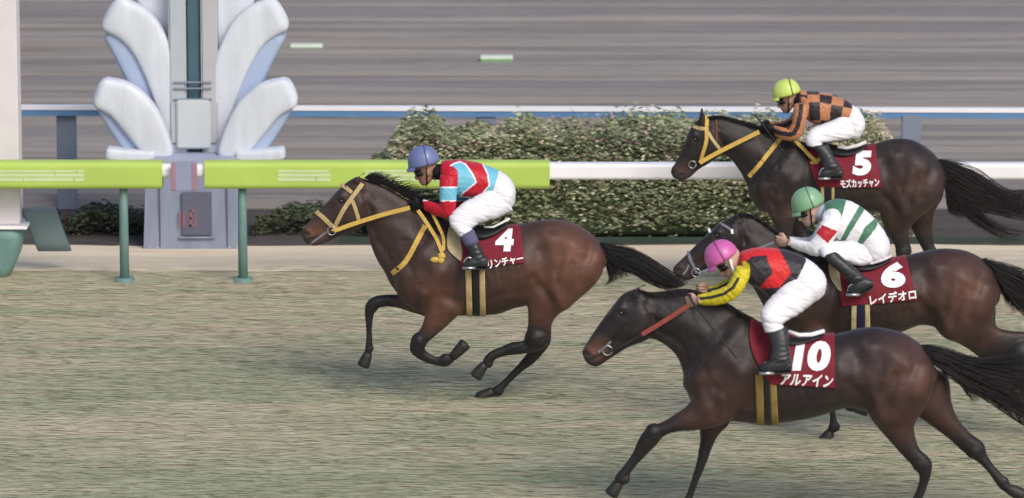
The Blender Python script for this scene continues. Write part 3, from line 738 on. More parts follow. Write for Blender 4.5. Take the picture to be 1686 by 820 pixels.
    c = c * (1 - .85 * tip[:, None]) + np.array((.016, .014, .015)) * (.85 * tip[:, None])
    bkk = np.clip(bk, 0, 1)[:, None]; bkk = bkk * bkk * (3 - 2 * bkk)
    c = c * (1 - bkk) + np.array((.012, .011, .012)) * bkk
    c = c * (1 + .10 * mott)[:, None]
    mth_ = np.exp(-(segd(px, py, hp(.05, .66), hp(.27, .70)) / (2.2 * k)) ** 2) * (lab == 3); eyd = np.exp(-(segd(px, py, hp(.69, .22), hp(.70, .26)) / (5.5 * k)) ** 2) * hd
    drk = np.maximum(mth_, eyd * .9)[:, None]; c = c * (1 - drk) + np.array((.008, .007, .008)) * drk
    c[lab == 4] = np.array(S['dark']) * .8
    set_col(me, c)
    body = link("body", me, M_COAT, root)
    sk = Skin(me, Y)
    # eyes, hooves
    ex, ey = hp(.69, .24); e0 = sk.at(ex, ey, -.006)
    for sd in (0, 1): MB().ball(sk.mirror(e0) if sd else e0, .022, .014, .017, 12, 8).obj("eye", M_EYE, root)
    for lg in S['legs']:
        hoof("hoof", lg['hoof'], .036, .052, Y, lg['rows'][0][5], root)
    # tail and mane
    S['tail'] = [([(rw[0][0] - (14 if iw == 0 else 6), rw[0][1] + 2, rw[0][2] - (14 if iw == 0 else 6), rw[0][3] - 6)] + list(rw), wt) for iw, (rw, wt) in enumerate(S['tail'])]
    mb = MB(); strands(mb, S['tail'], Y, 1900, spread=.04, r0=.0024, wav=1.6, seg=8); o = mb.obj("tail", M_HAIR, root); o["kind"] = "stuff"
    mb = MB(); cr = np.array(S['crest'], float); R = crom(cr, 8)
    for _ in range(S['mane_n']):
        f = random.random() * (len(R) - 1); i = min(int(f), len(R) - 2); q = R[i] + (R[i + 1] - R[i]) * (f - i)
        ln = S['mane_len'] * (.5 + .7 * random.random()) * (.45 + .75 * f / (len(R) - 1)); vx, vy = S['mane_dir'](f / (len(R) - 1), random)
        dyr = random.gauss(0, .02); pts = []; ph = random.random() * 6
        for kx in range(6):
            s_ = kx / 5; x = q[0] + vx * ln * s_; y = q[1] + 1.5 + vy * ln * s_ + S['mane_sag'] * ln * s_ * s_ + 1.2 * math.sin(ph + s_ * 4) * s_
            yy = Y + dyr - abs(dyr) * s_ * .5; h, d = sk.hit(x, y)
            if h is not None and s_ > .05: yy = min(yy, h.y - .006 - .012 * random.random())
            pts.append(P(x, y, yy))
        mb.tube(pts, [.0030 * (1 - .75 * (kx / 5)) for kx in range(6)], 3, False)
    o = mb.obj("mane", M_HAIR, root); o["kind"] = "stuff"
    # girth straps right round the body
    for (xa, xb, ya, yb, mt, nm, off) in S['girth']:
        Vv, Ff = sk.ruled([(xa[0], ya), ((xa[0] + xa[1]) / 2, (ya + yb) / 2), (xa[1], yb)], [(xb[0], ya), ((xb[0] + xb[1]) / 2, (ya + yb) / 2), (xb[1], yb)], 4, 26, off)
        obj(nm, Vv, Ff, mt, root, solid=.005)
    # pads, cloth, saddle
    for (Lp, Rp, mt, nm, off) in S['pads']:
        Vv, Ff = sk.ruled(Lp, Rp, 10, 16, off); obj(nm, Vv, Ff, mt, root, solid=.012 if nm == "saddle_pad" else .006)
    Lp, Rp = S['cloth']; Vv, Ff = sk.ruled(Lp, Rp, 44, 34, .014, wob=.0015)
    cl = obj("saddle_cloth", Vv, Ff, M_MAROON, root, solid=.004)
    for s_, quad, bold, nm in S['print']:
        UV, Ft = text_mesh(s_, bold); mb = MB()
        for q, (du, dv) in enumerate(((0, 0),) if nm == "number" else ((0, 0), (.006, .0), (-.006, .0), (0, .04), (0, -.04))):
            Vv, Fq = sk.decal([(u_ + du, v_ + dv) for u_, v_ in UV], Ft, quad, .026 + q * .0006); mb.add(Vv, Fq)
        mb.obj(nm, M_WHITE, cl, smooth=False)
    Vs, Fs = loft(S['saddle'], Y, 24, cap=.3); sd_ = obj("saddle", Vs, Fs, M_BLACK, root)
    for nm, mt, pts, r in S['piping']:
        for sg in (1, -1):
            MB().tube([P(x, y, Y + d * sg) for x, y, d in pts], r, 8).obj(nm, mt, sd_)
    # stirrup and leather, near and far
    for sg in (-1, 1):
        (hx_, hy_), (tx_, ty_), dy = S['stirrup']
        sc = FPX / Y; cx, cy = tx_, ty_; ring = []
        for kx in range(15):
            a = math.pi * (kx / 14); ring.append(P(cx - math.cos(a) * 8, cy - 4 - math.sin(a) * 12, Y + sg * dy))
        m2 = MB().tube(ring, .008, 6)
        pl = P(cx, cy, Y + sg * dy); m2.box(pl.x - .055, pl.x + .055, pl.y - .035, pl.y + .035, pl.z - .012, pl.z + .006)
        m2.obj("stirrup", M_STEEL, root)
        a = P(hx_, hy_, Y + sg * (dy - .09)); b = P(cx, cy - 14, Y + sg * dy)
        MB().tube([a, (a + b) / 2 + Vector((0, sg * .01, 0)), b], .009, 5).obj("stirrup_leather", M_BLACK, root)
    # bridle, reins, breast strap
    br = None
    for nm, mt, pts, wd, mir in S['bridle']:
        Vv, Ff = sk.strap(pts, wd, .006, False); obj(nm, Vv, Ff, mt, root, smooth=False, solid=.003)
        Vf = [sk.mirror(p) for p in Vv]; obj(nm, Vf, [f[::-1] for f in Ff], mt, root, smooth=False, solid=.003)
    for nm, mt, pts, wd, ya, yb, mir in S['reins']:
        Vv, Ff = sk.strap(pts, wd, .012, False, True, Y + ya, Y + yb)
        o = obj(nm, Vv, Ff, mt, root, smooth=False, solid=.003)
        if mir:
            Vf = [Vector((p[0], 2 * Y - p[1], p[2])) for p in Vv]; obj(nm, Vf, [f[::-1] for f in Ff], mt, root, solid=.005)
    bx, by, br_ = S['bit']
    for sg in (0, 1):
        c = sk.at(bx, by, .012); c = sk.mirror(c) if sg else c
        MB().tube([c + Vector((math.cos(a) * br_, 0, math.sin(a) * br_)) for a in [kx / 12 * 2 * math.pi for kx in range(13)]], .0045, 6).obj("bit_ring", M_STEEL, root)
    for nm, mt, c, rr in S.get('knots', []):
        p = sk.at(c[0], c[1], .02); m2 = MB()
        m2.ball(p, rr, rr * .7, rr * .9, 10, 7); m2.ball(p + Vector((-rr * 1.5, -.004, -rr * .8)), rr * 1.15, rr * .6, rr * .7, 10, 7); m2.ball(p + Vector((-rr * .2, -.006, -rr * .9)), rr * .9, rr * .6, rr * .8, 10, 7)
        m2.obj(nm, mt, root)
    return root, sk

# ================================================================== JOCKEYS
def frame(F, U):
    F = F.normalized(); N = F.cross(U).normalized(); U = N.cross(F).normalized(); return F, U, N
def hand(c, F, U, inward, scale=1.0, r=.0092):
    """closed fist: palm, four curled fingers of unequal length, thumb on top; returns verts, faces"""
    F = F.normalized(); U = (U - F * U.dot(F)).normalized(); N = inward - F * inward.dot(F) - U * inward.dot(U); N.normalize(); mb = MB()
    def pt(f, u, n): return c + (F * f + U * u + N * n) * scale
    def ell(f, u, n, ru, rn, k=14): return [pt(f, u + math.cos(a) * ru, n + math.sin(a) * rn) for a in [2 * math.pi * i / k for i in range(k)]]
    V = []; Fc = []; secs = [(-.062, 0, 0, .024, .019), (-.045, 0, 0, .027, .018), (-.02, 0, .001, .036, .0165), (.01, 0, .002, .042, .0155), (.032, 0, .003, .041, .0145), (.042, 0, .004, .035, .010)]
    for s in secs: V += ell(*s)
    for i in range(len(secs) - 1):
        for k in range(14): Fc.append((i * 14 + k, i * 14 + (k + 1) % 14, (i + 1) * 14 + (k + 1) % 14, (i + 1) * 14 + k))
    Fc.append(tuple(range(14))); Fc.append(tuple((len(secs) - 1) * 14 + k for k in range(14))[::-1]); mb.add(V, Fc)
    for i, (ln, rr) in enumerate(((.95, 1.0), (1.05, 1.03), (1.0, .98), (.8, .86))):
        u = .031 - .0205 * i
        mb.tube([pt(.034, u, .002), pt(.040 + .016 * ln, u - .001, .008), pt(.036 + .020 * ln, u - .002, .026), pt(.022 + .012 * ln, u - .002, .040), pt(.004, u - .001, .041)],
                [r * rr * scale * q for q in (1.05, 1.05, 1, .94, .75)], 8)
    mb.tube([pt(-.022, .026, .010), pt(-.002, .043, .018), pt(.022, .046, .022), pt(.042, .040, .022)], [.0125 * scale, .0118 * scale, .0105 * scale, .0078 * scale], 8)
    return mb
def head_shape(c, tilt, s=1.0):
    F = Vector((-math.cos(tilt), 0, -math.sin(tilt))); U = Vector((-math.sin(tilt), 0, math.cos(tilt))); N = Vector((0, 1, 0))
    def pt(f, u, y): return c + (F * f + U * u + N * y) * s
    prof = [(-.118, .062, .026, .016), (-.110, .078, .012, .030), (-.095, .084, -.012, .042), (-.083, .080, -.028, .049), (-.074, .088, -.036, .052), (-.064, .083, -.045, .055), (-.054, .088, -.058, .058), (-.044, .082, -.068, .062),
            (-.02, .082, -.085, .067), (-.004, .073, -.094, .070), (.014, .078, -.098, .073), (.03, .089, -.100, .075), (.06, .084, -.097, .074), (.09, .062, -.083, .062), (.112, .03, -.05, .036), (.12, .005, -.02, .012)]
    V = []; Fc = []; n = 28
    for u, f, b, hw in prof:
        cf, hf = (f + b) / 2, (f - b) / 2
        for k in range(n):
            a = 2 * math.pi * k / n; ca, sa = math.cos(a), math.sin(a)
            w = hw * (1 - .22 * max(0, ca) ** 2 * (1 if u < .0 else .4))
            V.append(pt(cf + hf * ca, u, w * math.copysign(abs(sa) ** .9, sa)))
    for i in range(len(prof) - 1):
        for k in range(n): Fc.append((i * n + k, i * n + (k + 1) % n, (i + 1) * n + (k + 1) % n, (i + 1) * n + k))
    Fc.append(tuple(range(n))); Fc.append(tuple((len(prof) - 1) * n + k for k in range(n)))
    mb = MB().add(V, Fc)
    mb.tube([pt(.070, .016, 0), pt(.088, -.008, 0), pt(.102, -.030, 0), pt(.104, -.038, 0), pt(.082, -.046, 0)], [s * q for q in (.009, .011, .014, .0135, .010)], 10)
    for sg in (-1, 1):
        mb.ball(pt(.092, -.041, .012 * sg), .010 * s, .008 * s, .008 * s, 8, 6)
        mb.ball(pt(-.012, -.012, .072 * sg), .019 * s, .010 * s, .032 * s, 12, 8, Matrix.Rotation(-tilt * .6, 3, 'Y'))
        mb.ball(pt(.074, .017, .030 * sg), .012 * s, .020 * s, .007 * s, 10, 6)
    mb.ball(pt(.083, -.066, 0), .009 * s, .020 * s, .006 * s, 10, 6); mb.ball(pt(.082, -.078, 0), .009 * s, .018 * s, .007 * s, 10, 6)
    return mb, pt
def arm_zone(rows, px, py):
    R_ = crom([r[:4] for r in rows], 5); c = (R_[:, :2] + R_[:, 2:]) / 2; h = (R_[:, :2] - R_[:, 2:]) / 2; L = np.hypot(*h.T)[:, None]; h = h * (L + 2.2) / L
    d = c[-1] - c[-4]; d = d / np.hypot(*d) * 8; a, b = c + h, c - h
    u = c[0] - c[3]; u = u / np.hypot(*u) * np.hypot(*(a[0] - b[0])) * .5; arc = [tuple(c[0] + (b[0] - c[0]) * math.cos(t) + u * math.sin(t)) for t in [math.pi * k / 10 for k in range(1, 10)]]
    return inpoly(px, py, [tuple(q) for q in a] + [tuple(a[-1] + d), tuple(b[-1] + d)] + [tuple(q) for q in b[::-1]] + arc)
def fold_noise(px, py, ang, fx, fy, seed):
    ca, sa = math.cos(ang), math.sin(ang); u = (px * ca + py * sa) * fx; v = (-px * sa + py * ca) * fy
    return np.array([1 - 2.2 * abs(mn.noise((a, b, seed))) for a, b in zip(u, v)])
def build_jockey(S, horse_sk):
    Y = S['Y']; hp_ = S['hips']; b0 = P(hp_[0][0], hp_[0][1], Y)
    root = empty("person", Vector((b0.x, Y, P(S['seat'][0], S['seat'][1], Y).z)))
    tag(root, S['label'], "person", "jockeys riding in the race")
    sil = []
    def lofts(lst, grow, tags=None):
        V = []; F = []
        for rows, lb, cp in lst:
            v, f = loft(rows, Y, 24, 3, grow=grow, label=lb, tags=tags, cap=cp, sq=2.2); o = len(V); V.extend(v); F.extend(tuple(i + o for i in q) for q in f)
        return V, F
    far = lambda rows, sh=(0, 0): [(r[0] + sh[0], r[1] + sh[1], r[2] + sh[0], r[3] + sh[1]) + ((r[4],) if len(r) > 4 else ()) + ((-r[5],) if len(r) > 5 else ()) for r in rows]
    legN, bootN, footN = S['leg'], S['boot'], S['foot']; legF, bootF, footF = far(legN, (1, 1)), far(bootN, (1, 1)), far(footN, (1, 1))
    torso = S['torso'] + S['hips'][1:]
    c = P(*S['headc'], Y); tilt = math.radians(S['tilt'])
    hm, hpt = head_shape(c, tilt)
    # one continuous body: head, neck, trunk, limbs
    neck_a = hpt(-.03, -.05, 0); tb = S['torso'][0]; tbp = P((tb[0] + tb[2]) / 2 + 6, (tb[1] + tb[3]) / 2, Y)
    V, F = lofts([(torso, 0, .3), (S['armN'], 1, .3), (S['armF'], 1, .3), (legN + bootN[1:], 2, .3), (legF + bootF[1:], 2, .3), (footN, 2, .3), (footF, 2, .3)], -.010)
    mb = MB(); mb.add(V, F); mb.add(hm.V, hm.F); mb.tube([neck_a, (neck_a + tbp) / 2 + Vector((0, 0, .012)), tbp], [.055, .056, .066], 16)
    me = remesh(mb.V, mb.F, .0062, 3)
    co = coords(me); n = len(co)
    cc = np.tile(np.array(S['skin'])[None, :], (n, 1))
    # hands, joined to the same mesh
    hb = MB()
    for (hc, dy, aim) in S['hands']:
        p = P(hc[0], hc[1], Y + dy); q = P(aim[0], aim[1], Y + dy * 1.6); Fd = (p - q)
        h = hand(p, Fd, Vector((0, 0, 1)) + Vector((-.3, 0, 0)), Vector((0, -1 if dy > 0 else 1, 0)), 1.08)
        hb.add(h.V, h.F)
    if S.get('glove'):
        g = hb.obj("glove", M_GLOVE, root)
    set_col(me, cc)
    # darker brows / lips / stubble are the face's own colour
    at = me.color_attributes["col"]; arr = np.empty(n * 4); at.data.foreach_get("color", arr); arr = arr.reshape(-1, 4)
    lp = np.array(hpt(.085, -.072, 0)); d = np.linalg.norm((co - lp) * np.array([1, .45, 1]), axis=1)
    wl = np.exp(-(d / .012) ** 2)[:, None]; arr[:, :3] = arr[:, :3] * (1 - wl * .7) + np.array((.25, .07, .06)) * wl * .7; at.data.foreach_set("color", arr.ravel())
    if not S.get('glove'):
        bm = bmesh.new(); bm.from_mesh(me)
        cl = bm.verts.layers.float_color["col"]; vs = [bm.verts.new(v) for v in hb.V]
        for v in vs: v[cl] = (*S['skin'], 1)
        for f in hb.F:
            try: nf = bm.faces.new([vs[i] for i in f]); nf.smooth = True
            except ValueError: pass
        bm.to_mesh(me); bm.free()
    link("body", me, M_SKIN, root)
    # silks
    tg = []; V, F = lofts([(S['torso'], 1, .12), (S['armN'], 2, .12), (S['armF'], 3, .12)], .009, tg)
    ms = remesh(V, F, .0058, 3, "silks"); co = coords(ms); px, py = to_px(co); lab = np.ones(len(co), int); tt = np.ones(len(co))
    lab[(co[:, 1] < Y - .05) & arm_zone(S['armN'], px, py)] = 2; lab[(co[:, 1] > Y + .03) & arm_zone(S['armF'], px, py)] = 3
    no = normals(ms); fold = .0034 * fold_noise(px, py, .9, .04, .13, 3.3) + .0024 * fold_noise(px, py, -.5, .05, .20, 8.1)
    set_coords(ms, co + no * fold[:, None])
    set_col(ms, S['pattern'](lab, tt, px, py, co)); link("silks", ms, M_SILK, root)
    # breeches
    V, F = lofts([(S['torso'][-1:] + S['hips'][1:], 1, .25), (legN, 2, .1), (legF, 2, .1)], .008)
    mbk = remesh(V, F, .0062, 3, "breeches"); co = coords(mbk); no = normals(mbk); px, py = to_px(co)
    kx, ky = (legN[3][0] + legN[3][2]) / 2, (legN[3][1] + legN[3][3]) / 2
    rr = np.hypot(px - kx, (py - ky))
    fold = .0048 * fold_noise(px, py, .12, .03, .22, 5.5) * np.exp(-((rr - 40) / 36) ** 2) + .0030 * fold_noise(px, py, .5, .04, .15, 1.7)
    set_coords(mbk, co + no * fold[:, None]); link("breeches", mbk, M_BREECH, root)
    # boots
    for bt, ft in ((bootN, footN), (bootF, footF)):
        V, F = lofts([(bt, 1, .1), (ft, 2, .35)], .006); m3 = remesh(V, F, .006, 3, "boot")
        co = coords(m3); no = normals(m3); px, py = to_px(co); ax, ay = (bt[-2][0] + bt[-2][2]) / 2, (bt[-2][1] + bt[-2][3]) / 2
        r_ = np.hypot(px - ax, py - ay); set_coords(m3, co + no * (.0022 * np.sin(py * .75 + .3 * px + np.sin(px * .3)) * np.exp(-(r_ / 20) ** 2))[:, None])
        bo = link("boot", m3, M_BOOT, root)
        if S.get('sock') and bt is bootN:
            V, F = loft([bt[0][:4] + (bt[0][4], bt[0][5]), bt[1][:4] + (bt[1][4], bt[1][5])], Y, 24, 3, grow=.010, cap=.1); obj("sock", V, F, mat("sock_grey", lin(92, 92, 122), .7, .2, .1, 40), root)
        a = ft[0]; b = ft[-1]; dy = a[5]
        pts = [P((q[2]), q[3] + 1, Y + (q[5] if len(q) > 5 else dy)) for q in ft]
        m4 = MB()
        for i in range(len(pts) - 1):
            p, q = pts[i], pts[i + 1]; hw = .036
            m4.add([(p.x, p.y - hw, p.z), (q.x, q.y - hw, q.z), (q.x, q.y + hw, q.z), (p.x, p.y + hw, p.z), (p.x, p.y - hw, p.z - .012), (q.x, q.y - hw, q.z - .012), (q.x, q.y + hw, q.z - .012), (p.x, p.y + hw, p.z - .012)],
                   [(0, 1, 2, 3), (7, 6, 5, 4), (0, 4, 5, 1), (3, 2, 6, 7), (0, 3, 7, 4), (1, 5, 6, 2)])
        m4.obj("sole", M_SOLE, bo, smooth=False)
    # helmet with cloth cover, peak, strap
    (hx, hy), rpx, rpy, ht, rim = S['helmet']; sc = FPX / Y; cH = P(hx, hy, Y); rot = Matrix.Rotation(math.radians(-ht), 3, 'Y')
    V = []; F = []; nu, nv = 36, 16; hu = []
    RX, RZ, RY = rpx / sc, rpy / sc, .118
    for i in range(nv + 1):
        th = math.pi * .5 * (1 - i / nv) + (0)                       # crown at i = nv
        zz = math.sin(th)
        for k in range(nu):
            a = 2 * math.pi * k / nu; rr = math.cos(math.pi * .5 * (i / nv)); z = math.sin(math.pi * .5 * (i / nv))
            x = RX * math.cos(a) * (rr ** .85); y = RY * math.sin(a) * (rr ** .85)
            V.append(Vector((x, y, z * RZ * (1 + 0)))); hu.append(z)
    lo = len(V)
    for k in range(nu):
        a = 2 * math.pi * k / nu; V.append(Vector((RX * .97 * math.cos(a), RY * .97 * math.sin(a), -rim / sc)))
    for i in range(nv):
        for k in range(nu): F.append((i * nu + k, i * nu + (k + 1) % nu, (i + 1) * nu + (k + 1) % nu, (i + 1) * nu + k))
    for k in range(nu): F.append((lo + k, lo + (k + 1) % nu, (k + 1) % nu, k))
    for v in V:                                                     # gathered cloth cover
        a = math.atan2(v.y, v.x); v *= 1 + .006 * math.sin(a * 9) * max(0, 1 - v.z / RZ)
    W3 = [cH + rot @ v for v in V]
    mh = mat("cap_" + S['cap'][0], S['cap'][1], .38, .45, .06, 30, .12, 60, coat=.15)
    ho = obj("helmet", W3, F, mh, root, solid=.01, offs=-1)
    pk = []; pf = []; n = 14                                         # peak
    for i in range(n + 1):
        a = math.pi - .95 + 1.9 * i / n
        for q, zz in ((.98, .012), (1.16, -.016), (1.16, -.024), (.98, .0)):
            bul = 1 - .35 * abs((i / n) * 2 - 1) ** 2 if q > 1 else 1
            qq = .98 + (q - .98) * bul
            pk.append(cH + rot @ Vector((RX * qq * math.cos(a), RY * qq * math.sin(a), -rim / sc + zz)))
    for i in range(n):
        for k in range(4): pf.append((i * 4 + k, i * 4 + (k + 1) % 4, (i + 1) * 4 + (k + 1) % 4, (i + 1) * 4 + k))
    obj("peak", pk, pf, mh, ho)
    # band over the cover
    pts = []; sx_ = S['bandx']
    for k in range(25):
        ry_ = math.sqrt(1 - sx_ ** 2) * -math.cos(math.pi * k / 24); rho = min(1, math.hypot(sx_, ry_)); z_ = math.sqrt(max(0, 1 - rho ** (2 / .85)))
        pts.append(cH + rot @ Vector((RX * sx_, RY * ry_, RZ * z_ - (rim / sc if k in (0, 24) else 0))) )
    MB().tube(pts, .0055, 6).obj("helmet_band", S.get('bandmat', mat("band_" + S['cap'][0], tuple(x * .45 for x in S['cap'][1][:3]) + (1,), .6)), ho)
    # goggles, chin strap, neck cover
    g = MB(); ring = []
    for k in range(17):
        a = -1.35 + 2.7 * k / 16; ring.append(hpt(.010 + .088 * math.cos(a), .004, .083 * math.sin(a)))
    gv = []; gf = []
    for i, p in enumerate(ring):
        up = hpt(0, .026, 0) - hpt(0, 0, 0); dn = hpt(0, -.024, 0) - hpt(0, 0, 0); gv += [p + up, p + dn]
    for i in range(16): gf.append((2 * i, 2 * i + 2, 2 * i + 3, 2 * i + 1))
    obj("goggles", gv, gf, mat("goggle_lens", (.02, .02, .024, 1), .12, .6, .1, 30, 0), root, solid=.006)
    for sg in (-1, 1):
        MB().tube([hpt(-.015, .03, .079 * sg), hpt(.012, -.045, .072 * sg), hpt(.03, -.10, .046 * sg), hpt(.045, -.124, .0)], .011 if S.get('whitestrap') else .006, 6).obj("chin_strap", M_BLACK if not S.get('whitestrap') else M_WHITE, root)
    nv_, nf_ = [], []
    mbn = MB().tube([hpt(-.045, -.03, 0), (neck_a + tbp) / 2 + Vector((0, 0, .012)), tbp + (tbp - neck_a) * .05], [.066, .066, .074], 20)
    mbn.obj("neck_cover", mat("neckcover_" + S['cap'][0], S['neckcol'], .8, .2, .1, 40), root)
    for sg in (-1, 1):
        MB().ball(hpt(.066, .002, .03 * sg), .012, .012, .012, 10, 8).obj("eye", M_EYE, root)
    if S.get('whip'):
        (wp, wlab) = S['whip']; wr = [.009, .009, .008] + [.0045] * (len(wp) - 3)
        wo = MB().tube([P(x, y, Y + d) for x, y, d in wp], wr, 8).obj("riding_whip", M_BLACK)
        tag(wo, wlab, "whip", "riding whips")
    return root



# ================================================================== THE FOUR RUNNERS (edges traced at each runner's own distance)
A = np.array
def vcol(*q): return A(lin(*q)[:3])
def up(t, r): return (1, -.25 + .3 * (r.random() - .5))
Y4, Y5, Y6, Y10 = G(659), G(491), G(727), G(858)
DARK = A((.034, .022, .020)); BAY = A((.115, .048, .028))
def seg2(*rows): return list(rows)

H4 = dict(Y=Y4, basex=(640, 1000), label="bay racehorse leading the field, cloth number 4, mane blown upright, yellow reins", dark=A((.043, .025, .022)), bay=A((.140, .058, .035)), muzz=(.15, .07, .045), legred=1,
    red=[(.86, .5, .18, .5, 1), (.70, .65, .2, .3, .5), (.18, .75, .14, .3, .35)],
    trunk=[(650, 408, 648, 462, .10), (667, 386, 659, 492, .17), (700, 368, 690, 512, .22), (740, 366, 735, 519, .24), (780, 374, 780, 519, .265), (820, 374, 820, 516, .28), (850, 371, 852, 505, .28), (882, 364, 885, 500, .275), (915, 361, 910, 500, .27), (945, 368, 940, 490, .26), (970, 382, 965, 470, .22), (989, 401, 985, 450, .15), (998, 418, 995, 440, .08)],
    neck=[(590, 291, 604, 366, .068), (606, 295, 605, 381, .07), (628, 303, 610, 402, .075), (655, 318, 618, 425, .085), (690, 338, 632, 448, .11), (722, 356, 650, 478, .15), (748, 368, 690, 505, .11)],
    head=[(497, 381, 505, 401, .03), (501, 374, 516, 405, .048), (510, 364, 533, 401, .053), (524, 347, 550, 393, .06), (540, 331, 572, 384, .075), (555, 314, 593, 376, .094), (571, 300, 605, 362, .094), (588, 290, 615, 350, .08)],
    ears=[([(584, 302, 594, 300, .016), (580, 297, 593, 291, .018), (588, 292, 598, 285, .014), (600, 287, 604, 284, .006)], .06)],
    legs=[dict(rows=[(690, 450, 752, 465, .09, -.13), (700, 495, 762, 508, .085, -.14), (698, 525, 743, 530, .065, -.13), (690, 545, 720, 550, .05, -.13, .35), (678, 560, 705, 562, .044, -.13, .8), (676, 578, 699, 571, .041, -.13, 1), (690, 593, 702, 577, .033, -.12, 1), (715, 602, 717, 586, .03, -.12, 1), (735, 603, 731, 586, .033, -.12, 1), (748, 595, 741, 581, .031, -.12, 1)], hoof=((745, 588), (766, 566))),
          dict(rows=[(700, 470, 720, 525, .085, .12), (680, 480, 690, 518, .08, .12), (657, 485, 660, 508, .06, .12, .3), (635, 486, 640, 504, .05, .12, .85), (616, 489, 624, 506, .044, .12, 1), (603, 500, 620, 511, .041, .12, 1), (601, 517, 615, 518, .032, .12, 1), (602, 540, 613, 541, .03, .12, 1), (602, 560, 614, 561, .033, .12, 1), (602, 572, 613, 573, .033, .12, 1), (599, 582, 611, 586, .03, .12, 1)], hoof=((606, 582), (598, 602))),
          dict(rows=[(880, 400, 990, 415, .13, -.13), (868, 440, 993, 450, .14, -.14), (866, 480, 966, 482, .12, -.14), (869, 510, 926, 512, .085, -.13), (869, 535, 909, 533, .06, -.13, .3), (866, 556, 905, 560, .048, -.13, .8), (862, 562, 886, 577, .042, -.13, 1), (842, 564, 850, 583, .034, -.13, 1), (825, 570, 831, 588, .032, -.13, 1), (810, 576, 816, 594, .034, -.13, 1), (799, 587, 806, 602, .035, -.13, 1), (794, 595, 802, 607, .031, -.13, 1)], hoof=((798, 600), (783, 620))),
          dict(rows=[(885, 400, 985, 415, .13, .13), (872, 440, 985, 450, .14, .14), (872, 480, 958, 482, .12, .14), (874, 510, 922, 512, .085, .13), (873, 535, 908, 535, .06, .13, .3), (874, 556, 906, 560, .048, .13, .8), (872, 574, 897, 578, .042, .13, 1), (862, 590, 878, 598, .034, .13, 1), (846, 606, 857, 615, .031, .13, 1), (827, 626, 837, 635, .032, .13, 1), (815, 637, 825, 647, .036, .13, 1), (806, 642, 814, 652, .032, .13, 1)], hoof=((811, 644), (788, 656)))],
    tail=[([(986, 400, 994, 425), (1016, 405, 1012, 438), (1045, 414, 1040, 445), (1078, 434, 1062, 458), (1112, 456, 1085, 470), (1130, 468, 1105, 477)], .72), ([(990, 402, 994, 420), (1012, 412, 1000, 440), (1032, 432, 1006, 458), (1040, 452, 1000, 468)], .28)],
    crest=[(600, 292), (608, 295), (628, 302), (655, 316), (682, 332), (705, 346)], mane_n=1500, mane_len=34, mane_sag=.25, mane_dir=lambda t, r: (.75 + .5 * r.random(), -.95 + 1.15 * r.random() + .25 * t),
    girth=[((766, 768), (776, 778), 440, 520, M_TAN, "girth_edge", .008), ((778, 779), (789, 790), 445, 520, M_BLACK, "girth", .011), ((789, 790), (798, 800), 440, 520, M_TAN, "girth_edge", .008)],
    pads=[([(742, 366), (736, 388), (738, 412), (757, 429)], [(752, 366), (758, 395), (762, 415), (760, 430)], M_CREAM, "saddle_pad", .006)],
    cloth=([(750, 369), (754, 390), (757, 412), (758, 441)], [(855, 365), (858, 385), (861, 410), (864, 433)]),
    print=[("4", [(818, 376), (848, 376), (844, 414), (814, 414)], .065, "number"), ("クリンチャー", [(788, 431), (860, 419), (862, 431), (791, 446)], .006, "lettering")],
    saddle=[(758, 362, 762, 384, .10, 0), (772, 369, 774, 392, .17), (792, 373, 792, 396, .2), (815, 370, 813, 388, .18), (834, 362, 834, 372, .13)],
    piping=[("seat_piping", M_WHITE, [(797, 374, -.14), (812, 374, -.15), (826, 367, -.15), (839, 360, -.13)], .009)],
    stirrup=((776, 400), (772, 440), .36),
    bit=(546, 380, .035),
    bridle=[("headstall", M_TAN, [(597, 302), (582, 322), (566, 345), (553, 370), (549, 381)], 7, True), ("browband", M_TAN, [(561, 304), (570, 309), (579, 317)], 6, True), ("throatlatch", M_TAN, [(580, 330), (586, 346), (592, 366)], 6, True), ("noseband", M_TAN, [(520, 348), (532, 358), (547, 373)], 7, True),
            ("breast_strap", M_YELLOW, [(700, 371), (686, 398), (668, 430), (645, 451)], 8, True), ("lip_strap", M_GREY, [(541, 380), (524, 392), (510, 403)], 2.5, True)],
    reins=[("rein", M_YELLOW, [(550, 380), (590, 366), (632, 353), (675, 342)], 7, -.11, -.16, True), ("rein_end", M_YELLOW, [(688, 346), (702, 366), (718, 392), (728, 416)], 6, -.16, -.2, False), ("rein_end", M_YELLOW, [(711, 350), (722, 372), (730, 392), (730, 412)], 5, -.16, -.2, False)],
    knots=[("rein_knot", M_YELLOW, (727, 422), .036)])
